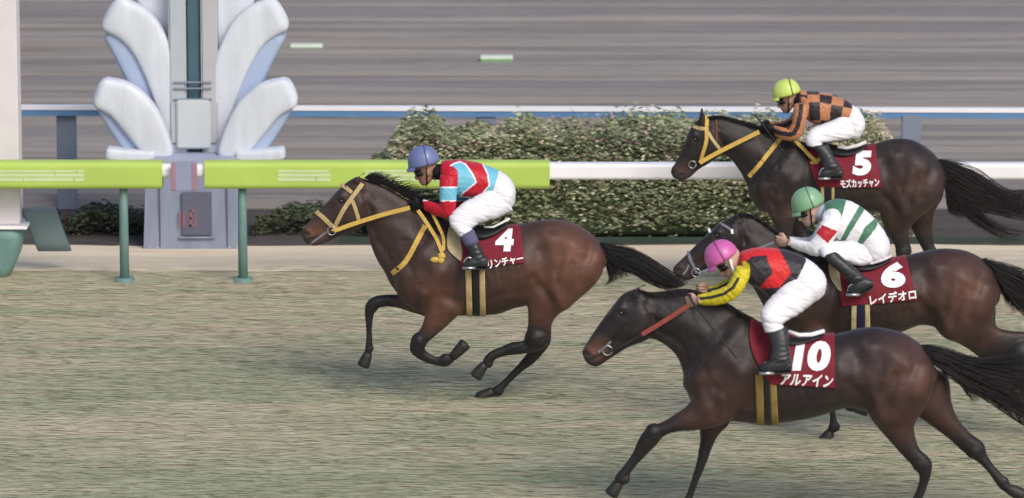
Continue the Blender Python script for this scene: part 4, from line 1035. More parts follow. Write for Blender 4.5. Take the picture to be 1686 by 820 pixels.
H5 = dict(Y=Y5, basex=(1240, 1560), label="dark brown racehorse nearest the rail, cloth number 5, one ear pricked, yellow bridle", dark=A((.021, .016, .016)), bay=A((.060, .030, .023)), muzz=(.09, .055, .045), legred=.8,
    red=[(.86, .62, .16, .3, .9), (.68, .6, .16, .3, .4), (.2, .7, .14, .3, .15)],
    trunk=[(1240, 292, 1236, 326, .1), (1255, 255, 1248, 345, .17), (1285, 234, 1280, 352, .22), (1330, 236, 1330, 356, .24), (1370, 243, 1370, 357, .265), (1410, 242, 1410, 354, .28), (1440, 237, 1440, 348, .28), (1468, 229, 1470, 352, .27), (1495, 229, 1495, 345, .27), (1520, 239, 1520, 338, .26), (1540, 255, 1535, 325, .2), (1553, 275, 1550, 310, .12), (1557, 288, 1556, 300, .06)],
    neck=[(1160, 192, 1187, 252, .066), (1182, 191, 1197, 258, .07), (1205, 196, 1209, 270, .075), (1235, 205, 1222, 290, .09), (1270, 216, 1234, 315, .12), (1305, 227, 1245, 338, .16), (1335, 236, 1270, 345, .11)],
    head=[(1105, 281, 1112, 294, .03), (1106, 276, 1121, 297, .046), (1110, 271, 1136, 292, .052), (1118, 257, 1149, 280, .06), (1126, 238, 1165, 270, .074), (1134, 217, 1184, 257, .092), (1142, 203, 1191, 248, .092), (1156, 193, 1195, 235, .08)],
    ears=[([(1150, 210, 1164, 210, .018), (1150, 200, 1162, 200, .019), (1152, 188, 1160, 188, .015), (1154, 177, 1157, 177, .006)], .06)],
    legs=[dict(rows=[(1255, 300, 1310, 320, .09, -.13), (1262, 345, 1312, 350, .08, -.13), (1275, 372, 1305, 375, .055, -.13, .4), (1285, 395, 1306, 397, .045, -.13, 1), (1290, 408, 1308, 410, .042, -.13, 1), (1292, 430, 1304, 431, .032, -.13, 1), (1293, 455, 1304, 456, .03, -.13, 1), (1290, 466, 1303, 468, .034, -.13, 1), (1286, 474, 1298, 478, .03, -.13, 1)], hoof=((1290, 476), (1281, 490))),
          dict(rows=[(1258, 300, 1312, 320, .09, .13), (1268, 348, 1318, 350, .08, .13), (1290, 375, 1325, 370, .055, .13, .4), (1312, 395, 1335, 388, .045, .13, 1), (1326, 410, 1346, 404, .042, .13, 1), (1334, 430, 1346, 429, .032, .13, 1), (1335, 455, 1346, 455, .03, .13, 1), (1333, 466, 1346, 467, .034, .13, 1), (1330, 474, 1342, 476, .03, .13, 1)], hoof=((1335, 474), (1326, 488))),
          dict(rows=[(1450, 262, 1553, 285, .13, -.13), (1445, 310, 1553, 320, .14, -.14), (1447, 345, 1531, 345, .11, -.14), (1456, 375, 1500, 372, .075, -.13, .1), (1468, 395, 1498, 396, .05, -.13, .5), (1476, 412, 1500, 416, .045, -.13, 1), (1473, 430, 1488, 435, .033, -.13, 1), (1466, 452, 1478, 456, .03, -.13, 1), (1460, 466, 1473, 469, .034, -.13, 1), (1456, 474, 1467, 479, .03, -.13, 1)], hoof=((1461, 476), (1451, 490))),
          dict(rows=[(1455, 262, 1553, 285, .13, .13), (1470, 310, 1553, 322, .13, .13), (1486, 350, 1540, 347, .1, .13), (1501, 378, 1535, 374, .07, .13, .2), (1513, 398, 1537, 402, .05, .13, .7), (1522, 416, 1543, 414, .044, .13, 1), (1532, 438, 1546, 436, .033, .13, 1), (1543, 458, 1555, 455, .03, .13, 1), (1549, 468, 1562, 465, .034, .13, 1), (1552, 476, 1564, 474, .03, .13, 1)], hoof=((1557, 474), (1562, 489)))],
    tail=[([(1545, 262, 1552, 292), (1580, 272, 1562, 318), (1615, 290, 1590, 332), (1650, 315, 1625, 345), (1686, 318, 1670, 354), (1722, 318, 1710, 360)], .66), ([(1552, 285, 1556, 310), (1566, 318, 1560, 335), (1592, 340, 1568, 352), (1622, 352, 1590, 358)], .24), ([(1575, 300, 1565, 330), (1615, 350, 1600, 365), (1655, 372, 1645, 392), (1690, 378, 1680, 396)], .10)],
    crest=[(1164, 191), (1182, 190), (1205, 195), (1235, 204), (1262, 213)], mane_n=700, mane_len=13, mane_sag=.5, mane_dir=lambda t, r: (.9 + .3 * r.random(), -.45 + .8 * r.random()),
    girth=[((1357, 1358), (1369, 1370), 300, 358, M_BLACK, "girth", .011), ((1369, 1368), (1374, 1373), 302, 358, M_TAN, "girth_edge", .008), ((1351, 1352), (1357, 1357), 302, 358, M_TAN, "girth_edge", .008)],
    pads=[],
    cloth=([(1333, 238), (1331, 262), (1337, 285), (1347, 308)], [(1441, 236), (1444, 260), (1448, 285), (1452, 309)]),
    print=[("5", [(1407, 248), (1437, 248), (1433, 289), (1403, 289)], .065, "number"), ("モズカッチャン", [(1383, 296), (1447, 293), (1448, 307), (1385, 310)], .006, "lettering")],
    saddle=[(1352, 232, 1352, 250, .1, 0), (1368, 238, 1368, 258, .17), (1390, 242, 1388, 258, .2), (1408, 241, 1408, 252, .18), (1426, 234, 1426, 241, .13)],
    piping=[("seat_piping", M_COLUMN, [(1379, 242, -.15), (1394, 244, -.16), (1411, 240, -.16), (1426, 234, -.13)], .016)],
    stirrup=((1362, 262), (1357, 293), .36),
    bit=(1140, 271, .034),
    bridle=[("headstall", M_YELLOW, [(1164, 190), (1163.5, 212), (1163, 232), (1157, 254), (1153, 268)], 6, True), ("browband", M_TAN, [(1141, 207), (1150, 211), (1161, 212)], 6, True), ("throatlatch", M_TAN, [(1166, 218), (1175, 232), (1186, 246)], 5, True), ("neck_strap", M_BROWN, [(1179, 192), (1180, 212), (1181, 232)], 3.5, True),
            ("breast_strap", M_YELLOW, [(1287, 226), (1268, 249), (1250, 272), (1233, 291)], 7, True)],
    reins=[("rein", M_YELLOW, [(1152, 268), (1186, 249), (1218, 233), (1250, 217)], 7, -.11, -.14, True), ("rein_end", M_YELLOW, [(1308, 230), (1320, 242), (1333, 256), (1345, 266)], 6, -.16, -.22, False), ("rein_end", M_YELLOW, [(1345, 266), (1350, 262), (1352, 256)], 5, -.22, -.22, False)],
    knots=[("rein_knot", M_YELLOW, (1346, 264), .026)])
H6 = dict(Y=Y6, basex=(1270, 1640), label="dark bay racehorse with cloth number 6 and black bridle, hind legs stretched far back", dark=A((.022, .015, .0145)), bay=A((.092, .040, .027)), muzz=(.07, .045, .04), legred=.7,
    red=[(.88, .5, .16, .45, 1), (.68, .6, .18, .3, .4), (.2, .7, .14, .3, .2)],
    trunk=[(1268, 480, 1262, 512, .1), (1285, 448, 1282, 535, .17), (1315, 424, 1312, 547, .22), (1355, 420, 1355, 552, .24), (1400, 430, 1400, 553, .265), (1440, 428, 1440, 552, .28), (1475, 425, 1475, 549, .28), (1510, 417, 1515, 533, .28), (1545, 410, 1545, 540, .28), (1580, 411, 1580, 545, .27), (1610, 421, 1605, 540, .24), (1632, 440, 1625, 530, .17), (1643, 463, 1638, 505, .09)],
    neck=[(1212, 352, 1214, 420, .066), (1232, 351, 1220, 440, .072), (1258, 366, 1230, 458, .08), (1286, 388, 1240, 475, .095), (1315, 405, 1253, 498, .12), (1345, 415, 1270, 525, .16), (1372, 422, 1300, 540, .11)],
    head=[(1109, 441, 1117, 458, .03), (1113, 435, 1130, 462, .046), (1124, 425, 1146, 456, .052), (1140, 409, 1166, 444, .06), (1156, 393, 1190, 430, .074), (1174, 376, 1210, 418, .092), (1192, 363, 1222, 405, .092), (1212, 353, 1230, 392, .08)],
    ears=[([(1203, 366, 1214, 362, .017), (1206, 356, 1218, 352, .018), (1216, 350, 1224, 345, .014), (1227, 344, 1231, 341, .006)], .06)],
    legs=[dict(rows=[(1290, 480, 1350, 500, .09, -.13), (1310, 540, 1365, 545, .08, -.13), (1330, 580, 1372, 572, .06, -.13, .3), (1346, 612, 1375, 602, .048, -.13, .8), (1352, 640, 1378, 624, .042, -.13, 1), (1366, 656, 1384, 640, .034, -.13, 1), (1384, 668, 1394, 654, .031, -.13, 1), (1397, 676, 1402, 661, .034, -.13, 1), (1406, 678, 1408, 665, .031, -.13, 1)], hoof=((1404, 670), (1428, 675))),
          dict(rows=[(1300, 480, 1350, 500, .09, .13), (1315, 545, 1362, 548, .08, .13), (1335, 590, 1370, 590, .055, .13, .4), (1350, 628, 1373, 628, .045, .13, 1), (1356, 646, 1377, 646, .042, .13, 1), (1363, 670, 1376, 670, .032, .13, 1), (1366, 692, 1379, 693, .031, .13, 1), (1365, 702, 1380, 704, .034, .13, 1), (1362, 710, 1374, 713, .031, .13, 1)], hoof=((1367, 711), (1358, 726))),
          dict(rows=[(1535, 440, 1638, 470, .14, -.13), (1530, 500, 1640, 500, .14, -.14), (1541, 543, 1634, 530, .115, -.14), (1573, 563, 1648, 541, .085, -.13), (1605, 579, 1668, 545, .06, -.13, .2), (1634, 587, 1690, 549, .05, -.13, .7), (1662, 596, 1702, 566, .045, -.13, 1), (1692, 606, 1710, 583, .034, -.13, 1), (1724, 622, 1738, 605, .032, -.13, 1), (1744, 634, 1758, 620, .034, -.13, 1), (1756, 644, 1768, 634, .03, -.13, 1)], hoof=((1762, 638), (1776, 656))),
          dict(rows=[(1540, 440, 1636, 470, .14, .13), (1540, 500, 1640, 505, .14, .14), (1556, 545, 1640, 535, .115, .14), (1588, 570, 1656, 550, .085, .13), (1618, 592, 1668, 560, .06, .13, .3), (1644, 608, 1682, 572, .05, .13, .8), (1662, 624, 1692, 590, .045, .13, 1), (1684, 640, 1700, 616, .034, .13, 1), (1706, 660, 1718, 646, .032, .13, 1), (1720, 674, 1733, 661, .034, .13, 1), (1728, 686, 1740, 676, .03, .13, 1)], hoof=((1734, 680), (1744, 698)))],
    tail=[([(1622, 427, 1640, 456), (1650, 438, 1655, 480), (1686, 452, 1674, 500), (1730, 478, 1700, 522), (1770, 510, 1730, 550)], .8), ([(1640, 440, 1642, 460), (1664, 470, 1652, 486), (1690, 505, 1668, 515)], .2)],
    crest=[(1216, 352), (1232, 351), (1258, 366), (1286, 388), (1312, 404)], mane_n=700, mane_len=14, mane_sag=.5, mane_dir=lambda t, r: (.9 + .3 * r.random(), -.25 + .7 * r.random()),
    girth=[((1402, 1401), (1411, 1410), 500, 556, M_CREAM, "girth_edge", .008), ((1411, 1410), (1423, 1423), 490, 556, M_NAVY, "girth", .011), ((1424, 1424), (1432, 1433), 500, 556, M_CREAM, "girth_edge", .008)],
    pads=[([(1366, 424), (1364, 440), (1368, 460), (1381, 478)], [(1380, 424), (1380, 440), (1384, 462), (1387, 480)], M_CREAM, "saddle_pad", .006)],
    cloth=([(1378, 425), (1376, 448), (1381, 475), (1386, 505)], [(1493, 424), (1498, 448), (1504, 472), (1509, 494)]),
    print=[("6", [(1453, 431), (1491, 431), (1491, 474), (1449, 474)], .065, "number"), ("レイデオロ", [(1431, 486), (1507, 476), (1509, 492), (1433, 502)], .006, "lettering")],
    saddle=[(1384, 416, 1384, 436, .1, 0), (1400, 424, 1400, 444, .17), (1420, 428, 1420, 446, .2), (1442, 427, 1442, 440, .18), (1464, 420, 1464, 428, .13)],
    piping=[("seat_piping", M_COLUMN, [(1420, 433, -.15), (1436, 434, -.16), (1454, 428, -.16), (1468, 421, -.13)], .01)],
    stirrup=((1405, 452), (1404, 484), .36),
    bit=(1146, 449, .034),
    bridle=[("headstall", M_BLACK, [(1214, 356), (1206, 380), (1190, 405), (1160, 440), (1148, 448)], 5, True), ("browband", M_GREY, [(1184, 367), (1196, 373), (1207, 381)], 4, True), ("noseband", M_GREY, [(1132, 413), (1137, 428), (1148, 450)], 5, True), ("chin_piece", M_GREY, [(1124, 452), (1130, 446), (1134, 436)], 3, True), ("cheek_stud", M_WHITE, [(1205, 377), (1206, 385)], 4, True), ("face_stud", M_WHITE, [(1167, 376), (1169, 383)], 4, True)],
    reins=[("rein", M_GREY, [(1149, 450), (1190, 434), (1232, 416), (1274, 399)], 3.5, -.11, -.15, True)])
H10 = dict(Y=Y10, basex=(1130, 1540), label="dark brown racehorse with cloth number 10, head stretched low, red rein", dark=A((.020, .0145, .0155)), bay=A((.078, .033, .024)), muzz=(.16, .07, .045), legred=.9,
    red=[(.93, .5, .13, .5, 1), (.72, .6, .14, .3, .35), (.16, .72, .16, .3, .45)],
    trunk=[(1131, 604, 1129, 640, .1), (1144, 560, 1141, 665, .17), (1175, 522, 1172, 686, .22), (1220, 518, 1215, 694, .24), (1265, 538, 1262, 697, .265), (1310, 549, 1308, 692, .28), (1350, 551, 1352, 682, .28), (1385, 549, 1390, 670, .28), (1415, 541, 1420, 672, .275), (1450, 540, 1450, 680, .27), (1485, 548, 1482, 680, .26), (1512, 564, 1508, 668, .21), (1530, 585, 1526, 650, .14), (1539, 605, 1537, 630, .07)],
    neck=[(1042, 475, 1070, 558, .068), (1068, 480, 1086, 563, .072), (1095, 478, 1104, 576, .08), (1128, 474, 1118, 594, .095), (1165, 483, 1126, 620, .12), (1200, 502, 1133, 648, .16), (1240, 526, 1165, 675, .11)],
    head=[(959, 577, 968, 599, .03), (962, 571, 982, 604, .048), (970, 558, 1001, 593, .053), (982, 540, 1019, 581, .062), (997, 519, 1039, 569, .077), (1013, 498, 1063, 560, .096), (1027, 483, 1079, 548, .096), (1048, 475, 1086, 532, .082)],
    ears=[([(1040, 492, 1052, 488, .017), (1040, 480, 1054, 474, .019), (1050, 474, 1060, 468, .015), (1062, 472, 1066, 469, .006)], .062)],
    legs=[dict(rows=[(1150, 600, 1215, 625, .1, -.13), (1140, 656, 1205, 690, .09, -.14), (1110, 683, 1154, 707, .07, -.14, .1), (1085, 697, 1118, 710, .055, -.14, .6), (1064, 708, 1093, 717, .045, -.14, 1), (1051, 726, 1078, 734, .042, -.14, 1), (1040, 746, 1062, 753, .033, -.14, 1), (1026, 767, 1041, 777, .03, -.14, 1), (1016, 782, 1033, 791, .034, -.14, 1), (1011, 791, 1026, 799, .031, -.14, 1)], hoof=((1020, 793), (1006, 814))),
          dict(rows=[(1150, 620, 1210, 640, .09, .13), (1150, 690, 1205, 690, .08, .14), (1153, 722, 1183, 716, .058, .13, .4), (1151, 745, 1170, 742, .046, .13, .9), (1147, 763, 1162, 764, .042, .13, 1), (1138, 790, 1151, 793, .032, .13, 1), (1129, 815, 1142, 819, .031, .13, 1), (1123, 830, 1137, 835, .034, .13, 1), (1119, 838, 1131, 843, .031, .13, 1)], hoof=((1124, 840), (1114, 857))),
          dict(rows=[(1425, 580, 1535, 605, .14, -.13), (1418, 640, 1537, 638, .14, -.14), (1426, 675, 1524, 670, .115, -.14), (1440, 698, 1506, 700, .085, -.13), (1461, 722, 1508, 722, .062, -.13, .2), (1484, 748, 1515, 740, .052, -.13, .6), (1504, 767, 1532, 757, .047, -.13, 1), (1514, 782, 1533, 777, .038, -.13, 1), (1510, 800, 1527, 803, .033, -.13, 1), (1502, 820, 1518, 825, .032, -.13, 1), (1493, 836, 1509, 843, .035, -.13, 1), (1488, 844, 1501, 851, .031, -.13, 1)], hoof=((1494, 846), (1482, 860))),
          dict(rows=[(1440, 580, 1545, 610, .13, .13), (1470, 640, 1562, 620, .12, .14), (1495, 674, 1567, 662, .11, .14), (1520, 692, 1580, 692, .085, .13), (1553, 715, 1599, 714, .06, .13, .35), (1594, 749, 1619, 730, .05, .13, .9), (1612, 764, 1626, 748, .044, .13, 1), (1628, 780, 1640, 768, .034, .13, 1), (1643, 799, 1657, 790, .032, .13, 1), (1652, 809, 1667, 800, .034, .13, 1)], hoof=((1658, 803), (1684, 816)))],
    tail=[([(1526, 568, 1541, 602), (1566, 580, 1558, 614), (1609, 597, 1598, 637), (1648, 600, 1645, 664), (1690, 612, 1690, 692), (1740, 630, 1745, 722)], .84), ([(1545, 598, 1556, 612), (1578, 616, 1582, 634), (1600, 642, 1600, 660), (1625, 640, 1612, 662)], .06), ([(1560, 580, 1560, 600), (1620, 590, 1616, 600), (1660, 585, 1660, 600), (1700, 580, 1700, 604)], .10)],
    crest=[(1050, 475), (1068, 480), (1095, 478), (1128, 474), (1165, 483), (1200, 502), (1225, 517)], mane_n=900, mane_len=20, mane_sag=.55, mane_dir=lambda t, r: (.9 + .3 * r.random(), -.12 + .5 * r.random() + .25 * t),
    girth=[((1243, 1246), (1257, 1259), 618, 700, M_OLIVE, "girth_edge", .008), ((1257, 1259), (1267, 1270), 606, 700, M_BLACK, "girth", .011), ((1267, 1270), (1278, 1282), 624, 700, M_OLIVE, "girth_edge", .008)],
    pads=[],
    cloth=([(1236, 524), (1234, 560), (1245, 595), (1270, 633)], [(1374, 547), (1374, 575), (1374, 605), (1375, 639)]),
    print=[("10", [(1312, 561), (1370, 561), (1365, 611), (1303, 611)], .06, "number"), ("アルアイン", [(1288, 615), (1373, 618), (1369, 638), (1284, 633)], .006, "lettering")],
    saddle=[(1262, 530, 1262, 556, .1, 0), (1280, 542, 1280, 566, .17), (1302, 549, 1302, 568, .2), (1328, 550, 1328, 560, .18), (1354, 544, 1354, 551, .13)],
    piping=[("seat_piping", M_RAIL, [(1298, 546, -.14), (1316, 552, -.16), (1336, 551, -.16), (1357, 545, -.13)], .016)],
    stirrup=((1275, 580), (1262, 613), .36),
    bit=(1000, 577, .036),
    bridle=[("headstall", M_BLACK, [(1050, 490), (1036, 520), (1018, 550), (1003, 574)], 5, True), ("noseband", M_GREY, [(985, 580), (996, 572), (1006, 562)], 4, True)],
    reins=[("rein", M_RED, [(1057, 551), (1080, 537), (1106, 521), (1133, 503)], 7.5, -.12, -.15, True), ("rein", M_BLACK, [(1003, 579), (1030, 566), (1057, 551)], 5, -.11, -.12, True)])

horses = {}
for key, S in (("four", H4), ("five", H5), ("six", H6), ("ten", H10)): horses[key] = build_horse(S)

# ------------------------------------------------------------------ silks
def paint(n, base): return np.tile(base, (n, 1))
def zp(pts, x0, y0, k): return [(x0 + x / k, y0 + y / k) for x, y in pts]
WH = vcol(232, 232, 236)
def silks4(lab, tt, px, py, co):
    BL, RD = vcol(112, 186, 212), vcol(186, 24, 46); c = paint(len(px), BL)
    T = zp([(440, 235), (900, 235), (1000, 300), (1060, 420), (1085, 560), (1000, 655), (900, 700), (735, 700), (760, 655), (925, 525), (880, 420), (790, 300), (720, 272), (640, 300), (560, 355), (480, 420), (440, 440)], 660, 230, 7.452)
    ins = inpoly(px, py, T); d = polyd(px, py, T); t1 = lab == 1
    c[t1 & (d < 1.5)] = WH; c[t1 & ins & (d > .9)] = RD
    arm = lab >= 2; red = (py < 308.5) | (py > 330.5); e = np.minimum(abs(py - 308.5), abs(py - 330.5))
    c[arm & red] = RD; c[arm & ~red] = BL; c[arm & (e < 1.0)] = WH; return c
def silks5(lab, tt, px, py, co):
    OR, DK = vcol(182, 122, 86), vcol(44, 36, 42); X_, Y_ = (px - 1240) * 6.31, (py - 120) * 6.31
    ix = (X_ - .12 * (Y_ - 300) > 570).astype(int) + (X_ - .05 * (Y_ - 300) > 690) + (X_ > 815 - .12 * (Y_ - 300)) + (X_ > 945 - .2 * (Y_ - 300))
    sl = np.clip(X_ - 690, 0, None); iy = (Y_ > 228 + sl * .12).astype(int) + (Y_ > 305 + sl * .2) + (Y_ > 490)
    c = paint(len(px), OR); c[(ix + iy) % 2 == 1] = DK
    for li in (2, 3):
        s_ = {2: A5, 3: F5}[li]; m = lab == li; c[m] = OR
        R = A(s_, float); cx, cy = (R[:, 0] + R[:, 2]) / 2, (R[:, 1] + R[:, 3]) / 2; d = np.full(len(px), 1e9)
        for i in range(len(R) - 1): d = np.minimum(d, segd(px, py, (cx[i], cy[i]), (cx[i + 1], cy[i + 1])))
        c[m & (d < 3.6)] = DK
    return c
def silks6(lab, tt, px, py, co):
    GR, RD = vcol(74, 122, 96), vcol(178, 36, 48); c = paint(len(px), GR); t1 = lab == 1
    for b_ in ([(735, 140), (860, 190), (842, 220), (737, 400), (670, 530), (590, 560), (640, 440), (690, 310)], [(900, 225), (1010, 310), (985, 330), (898, 400), (820, 560), (700, 560), (798, 400), (884, 262)]): c[t1 & inpoly(px, py, zp(b_, 1260, 300, 5.468))] = WH
    c[t1 & (px < 1358.5)] = vcol(176, 182, 200)
    m = lab >= 2; c[m] = WH; rb = zp([(515, 385), (648, 440), (560, 552), (462, 460)], 1260, 300, 5.468)
    c[m & inpoly(px, py, rb)] = RD; return c
def silks10(lab, tt, px, py, co):
    DK, RD, YL = vcol(48, 42, 50), vcol(206, 40, 44), vcol(206, 192, 40); c = paint(len(px), DK); t1 = lab == 1
    for b_ in ([(620, 90), (725, 85), (790, 200), (832, 290), (740, 400), (570, 410), (690, 285), (650, 200)], [(400, 230), (420, 80), (720, 80), (640, 145), (520, 160), (450, 225)]): c[t1 & inpoly(px, py, zp(b_, 1130, 390, 4.824))] = RD
    for li, s_ in ((2, A10), (3, F10)):
        m = lab == li; c[m] = YL; R = A(s_, float); d = np.full(len(px), 1e9); fx, fy = R[:, 0] * .62 + R[:, 2] * .38, R[:, 1] * .62 + R[:, 3] * .38
        for i in range(1, len(R) - 1): d = np.minimum(d, segd(px, py, (fx[i], fy[i]), (fx[i + 1], fy[i + 1])))
        c[m & (d < 2.4)] = DK
    return c
A5 = [(1309, 172, 1330, 172, .058, -.15), (1308, 190, 1327, 192, .055, -.19), (1304, 207, 1322, 210, .048, -.2), (1299, 215, 1316, 224, .045, -.2), (1295, 213, 1304, 230, .043, -.19), (1285, 211, 1289, 228, .037, -.16), (1274, 209, 1276, 222, .031, -.1)]
F5 = [(1315, 168, 1330, 174, .058, .15), (1308, 183, 1322, 188, .055, .18), (1300, 196, 1314, 203, .047, .19), (1288, 201, 1298, 212, .04, .16), (1268, 202, 1270, 213, .031, .09)]
A10 = [(1214, 440, 1233, 444, .056, -.15), (1208, 456, 1229, 462, .053, -.18), (1200, 470, 1219, 479, .047, -.19), (1187, 477, 1203, 494, .043, -.17), (1170, 483, 1176, 500, .036, -.13), (1149, 488, 1151, 499, .03, -.08)]
F10 = [(1220, 438, 1238, 444, .056, .15), (1210, 452, 1228, 458, .053, .18), (1196, 462, 1212, 472, .046, .18), (1180, 470, 1188, 483, .038, .14), (1167, 474, 1169, 484, .03, .09)]
SK = (.42, .22, .15); SK2 = (.50, .28, .20)
J4 = dict(Y=Y4, label="jockey in light blue and red silks with blue grey cap, on the leading horse", headc=(702, 280), tilt=20, seat=(810, 372), skin=(.36, .19, .13), cap=("slate", lin(104, 116, 162)), neckcol=(.014, .014, .017, 1),
    torso=[(728, 267, 728, 300, .12), (742, 266, 738, 316, .18), (760, 266, 755, 322, .185), (780, 269, 776, 322, .175), (800, 275, 794, 322, .165), (820, 283, 806, 326, .165)],
    hips=[(820, 283, 806, 326, .165), (836, 293, 808, 340, .18), (847, 311, 815, 350, .17), (847, 330, 826, 351, .12)],
    armN=[(726, 290, 752, 288, .06, -.15), (726, 305, 751, 305, .058, -.19), (726, 324, 749, 326, .05, -.21), (727, 338, 747, 346, .046, -.21), (726, 338, 738, 357, .044, -.2), (712, 335, 717, 353, .039, -.16), (697, 330, 700, 345, .032, -.11)],
    armF=[(735, 285, 755, 290, .06, .15), (745, 305, 766, 306, .055, .19), (750, 324, 770, 328, .05, .2), (746, 335, 764, 346, .045, .19), (722, 334, 727, 351, .038, .15), (700, 330, 703, 344, .032, .1)],
    leg=[(812, 303, 842, 345, .1, -.08), (795, 319, 820, 355, .095, -.14), (770, 332, 797, 363, .085, -.19), (750, 347, 780, 371, .075, -.23), (741, 361, 776, 375, .065, -.25), (748, 377, 775, 379, .055, -.27), (759, 388, 777, 381, .046, -.28)],
    boot=[(757, 386, 778, 378, .05, -.28), (768, 405, 787, 398, .048, -.31), (775, 419, 794, 415, .044, -.33), (776, 427, 801, 430, .042, -.34)], foot=[(763, 432, 763, 440, .03, -.34), (773, 425, 773, 440, .045), (787, 420, 787, 440, .04), (801, 424, 801, 440, .034)], sock=True,
    hands=[((684, 338), -.10, (700, 338)), ((687, 337), .09, (703, 338))], glove=True, helmet=((698, 268), 27, 29, 13, 3), bandx=.24, pattern=silks4)
J5 = dict(Y=Y5, label="jockey in brown and black checked silks with a lime yellow cap", headc=(1297, 163), tilt=20, seat=(1405, 242), skin=(.40, .22, .16), cap=("lime", lin(192, 212, 106)), neckcol=(.014, .014, .017, 1),
    torso=[(1318, 150, 1318, 182, .12), (1332, 153, 1330, 196, .18), (1350, 154, 1348, 203, .185), (1371, 158, 1366, 202, .175), (1390, 166, 1384, 199, .165), (1402, 174, 1390, 202, .165)],
    hips=[(1402, 174, 1388, 203, .165), (1416, 185, 1390, 216, .18), (1423, 202, 1396, 226, .17), (1420, 217, 1403, 228, .12)], armN=A5, armF=F5,
    leg=[(1390, 184, 1412, 222, .1, -.08), (1372, 199, 1394, 228, .095, -.14), (1352, 207, 1372, 231, .085, -.19), (1336, 215, 1354, 234, .075, -.23), (1328, 228, 1352, 237, .065, -.25), (1331, 240, 1356, 240, .056, -.26)],
    boot=[(1332, 238, 1364, 238, .055, -.27), (1345, 249, 1367, 247, .05, -.3), (1352, 262, 1374, 259, .048, -.32), (1355, 273, 1382, 272, .045, -.34), (1355, 280, 1387, 281, .04, -.34)], foot=[(1350, 283, 1351, 291, .03, -.34), (1358, 278, 1358, 291, .045), (1370, 275, 1371, 291, .04), (1386, 280, 1387, 291, .033)],
    hands=[((1264, 212), -.10, (1280, 217)), ((1262, 208), .09, (1278, 209))], glove=True, helmet=((1295, 153), 24, 23.5, 14, 3), bandx=.38, bandmat=M_BLACK, pattern=silks5,
    whip=([(1243, 188, -.12), (1247, 194, -.12), (1254, 203, -.13), (1262, 214, -.14), (1280, 236, -.22), (1300, 262, -.30)], "short black riding whip in the gloved hand of the jockey with checked silks"))
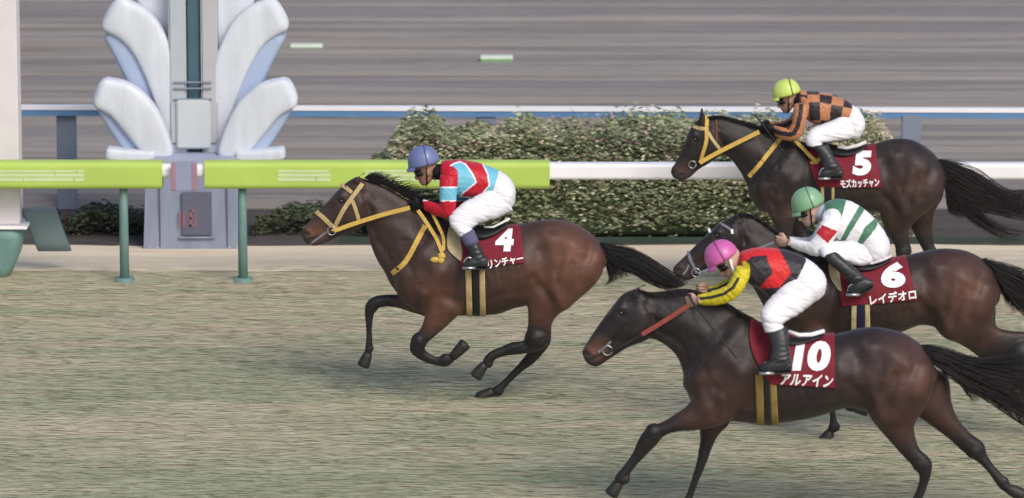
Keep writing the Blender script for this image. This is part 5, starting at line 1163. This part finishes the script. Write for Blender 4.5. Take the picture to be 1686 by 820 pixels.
J6 = dict(Y=Y6, label="jockey in green and white hooped silks with a green cap, bare hands on the reins", headc=(1333, 346), tilt=25, seat=(1440, 428), skin=(.56, .36, .28), cap=("green", lin(124, 168, 132)), neckcol=lin(168, 176, 196),
    torso=[(1357, 339, 1352, 366, .12), (1368, 333, 1362, 382, .18), (1385, 331, 1374, 392, .185), (1405, 336, 1386, 397, .18), (1425, 349, 1400, 400, .175), (1443, 366, 1412, 402, .17)],
    hips=[(1443, 366, 1412, 402, .17), (1457, 385, 1420, 420, .18), (1464, 404, 1425, 431, .17), (1462, 419, 1440, 431, .12)],
    armN=[(1357, 356, 1382, 360, .06, -.15), (1352, 370, 1378, 378, .057, -.19), (1344, 386, 1370, 396, .05, -.21), (1336, 398, 1358, 413, .045, -.21), (1333, 400, 1344, 420, .043, -.2), (1318, 398, 1322, 413, .037, -.15), (1301, 394, 1302, 405, .029, -.09)],
    armF=[(1358, 352, 1380, 356, .058, .15), (1350, 368, 1372, 375, .055, .18), (1342, 384, 1362, 394, .047, .2), (1330, 393, 1344, 410, .042, .17), (1300, 391, 1302, 402, .029, .09)],
    leg=[(1412, 394, 1440, 432, .1, -.08), (1392, 398, 1415, 435, .1, -.15), (1372, 400, 1394, 430, .088, -.2), (1357, 404, 1376, 424, .075, -.24), (1350, 412, 1371, 425, .065, -.25), (1354, 421, 1372, 422, .055, -.26)],
    boot=[(1353, 419, 1376, 413, .056, -.27), (1364, 431, 1386, 424, .05, -.3), (1380, 445, 1400, 436, .047, -.32), (1394, 458, 1416, 449, .044, -.34), (1400, 466, 1424, 458, .042, -.34)], foot=[(1396, 472, 1400, 485, .03, -.34), (1408, 463, 1413, 483, .045), (1422, 458, 1426, 477, .04), (1434, 461, 1437, 470, .032)],
    hands=[((1288, 398), -.09, (1304, 400)), ((1285, 395), .08, (1301, 396))], helmet=((1331, 338), 28, 31, 22, 3), bandx=.25, pattern=silks6)
J10 = dict(Y=Y10, label="jockey in charcoal and red silks with yellow striped sleeves and a pink cap", headc=(1202, 431), tilt=36, seat=(1320, 548), skin=(.52, .33, .25), cap=("pink", lin(196, 96, 164)), neckcol=lin(150, 60, 50), whitestrap=True,
    torso=[(1222, 417, 1224, 448, .12), (1238, 413, 1233, 463, .18), (1258, 411, 1253, 474, .185), (1280, 413, 1268, 486, .18), (1304, 417, 1280, 488, .17), (1325, 427, 1297, 474, .165)],
    hips=[(1325, 427, 1297, 472, .165), (1345, 440, 1300, 484, .18), (1359, 460, 1308, 496, .175), (1357, 478, 1326, 499, .12)], armN=A10, armF=F10,
    leg=[(1300, 450, 1345, 488, .11, -.08), (1283, 478, 1318, 511, .1, -.15), (1266, 497, 1299, 522, .088, -.2), (1255, 513, 1290, 528, .075, -.24), (1256, 528, 1286, 533, .065, -.25), (1262, 546, 1289, 540, .056, -.27)],
    boot=[(1263, 547, 1294, 538, .056, -.28), (1268, 561, 1298, 558, .052, -.31), (1270, 575, 1299, 576, .048, -.33), (1268, 588, 1301, 591, .045, -.35), (1268, 596, 1303, 599, .04, -.35)], foot=[(1252, 601, 1253, 610, .03, -.35), (1264, 595, 1264, 611, .046), (1282, 588, 1283, 611, .042), (1301, 594, 1302, 610, .034)],
    hands=[((1140, 496), -.09, (1156, 493)), ((1157, 478), .08, (1172, 479))], helmet=((1189, 424), 29, 30, 32, 3), bandx=.10, pattern=silks10, whipgrey=True,
    whip=([(1134, 484, -.10), (1140, 496, -.11), (1146, 506, -.13), (1164, 529, -.24), (1190, 561, -.30), (1213, 590, -.34)], "thin dark riding whip held down along the neck of the horse numbered 10"))
for S, key in ((J4, "four"), (J5, "five"), (J6, "six"), (J10, "ten")): build_jockey(S, horses[key][1])
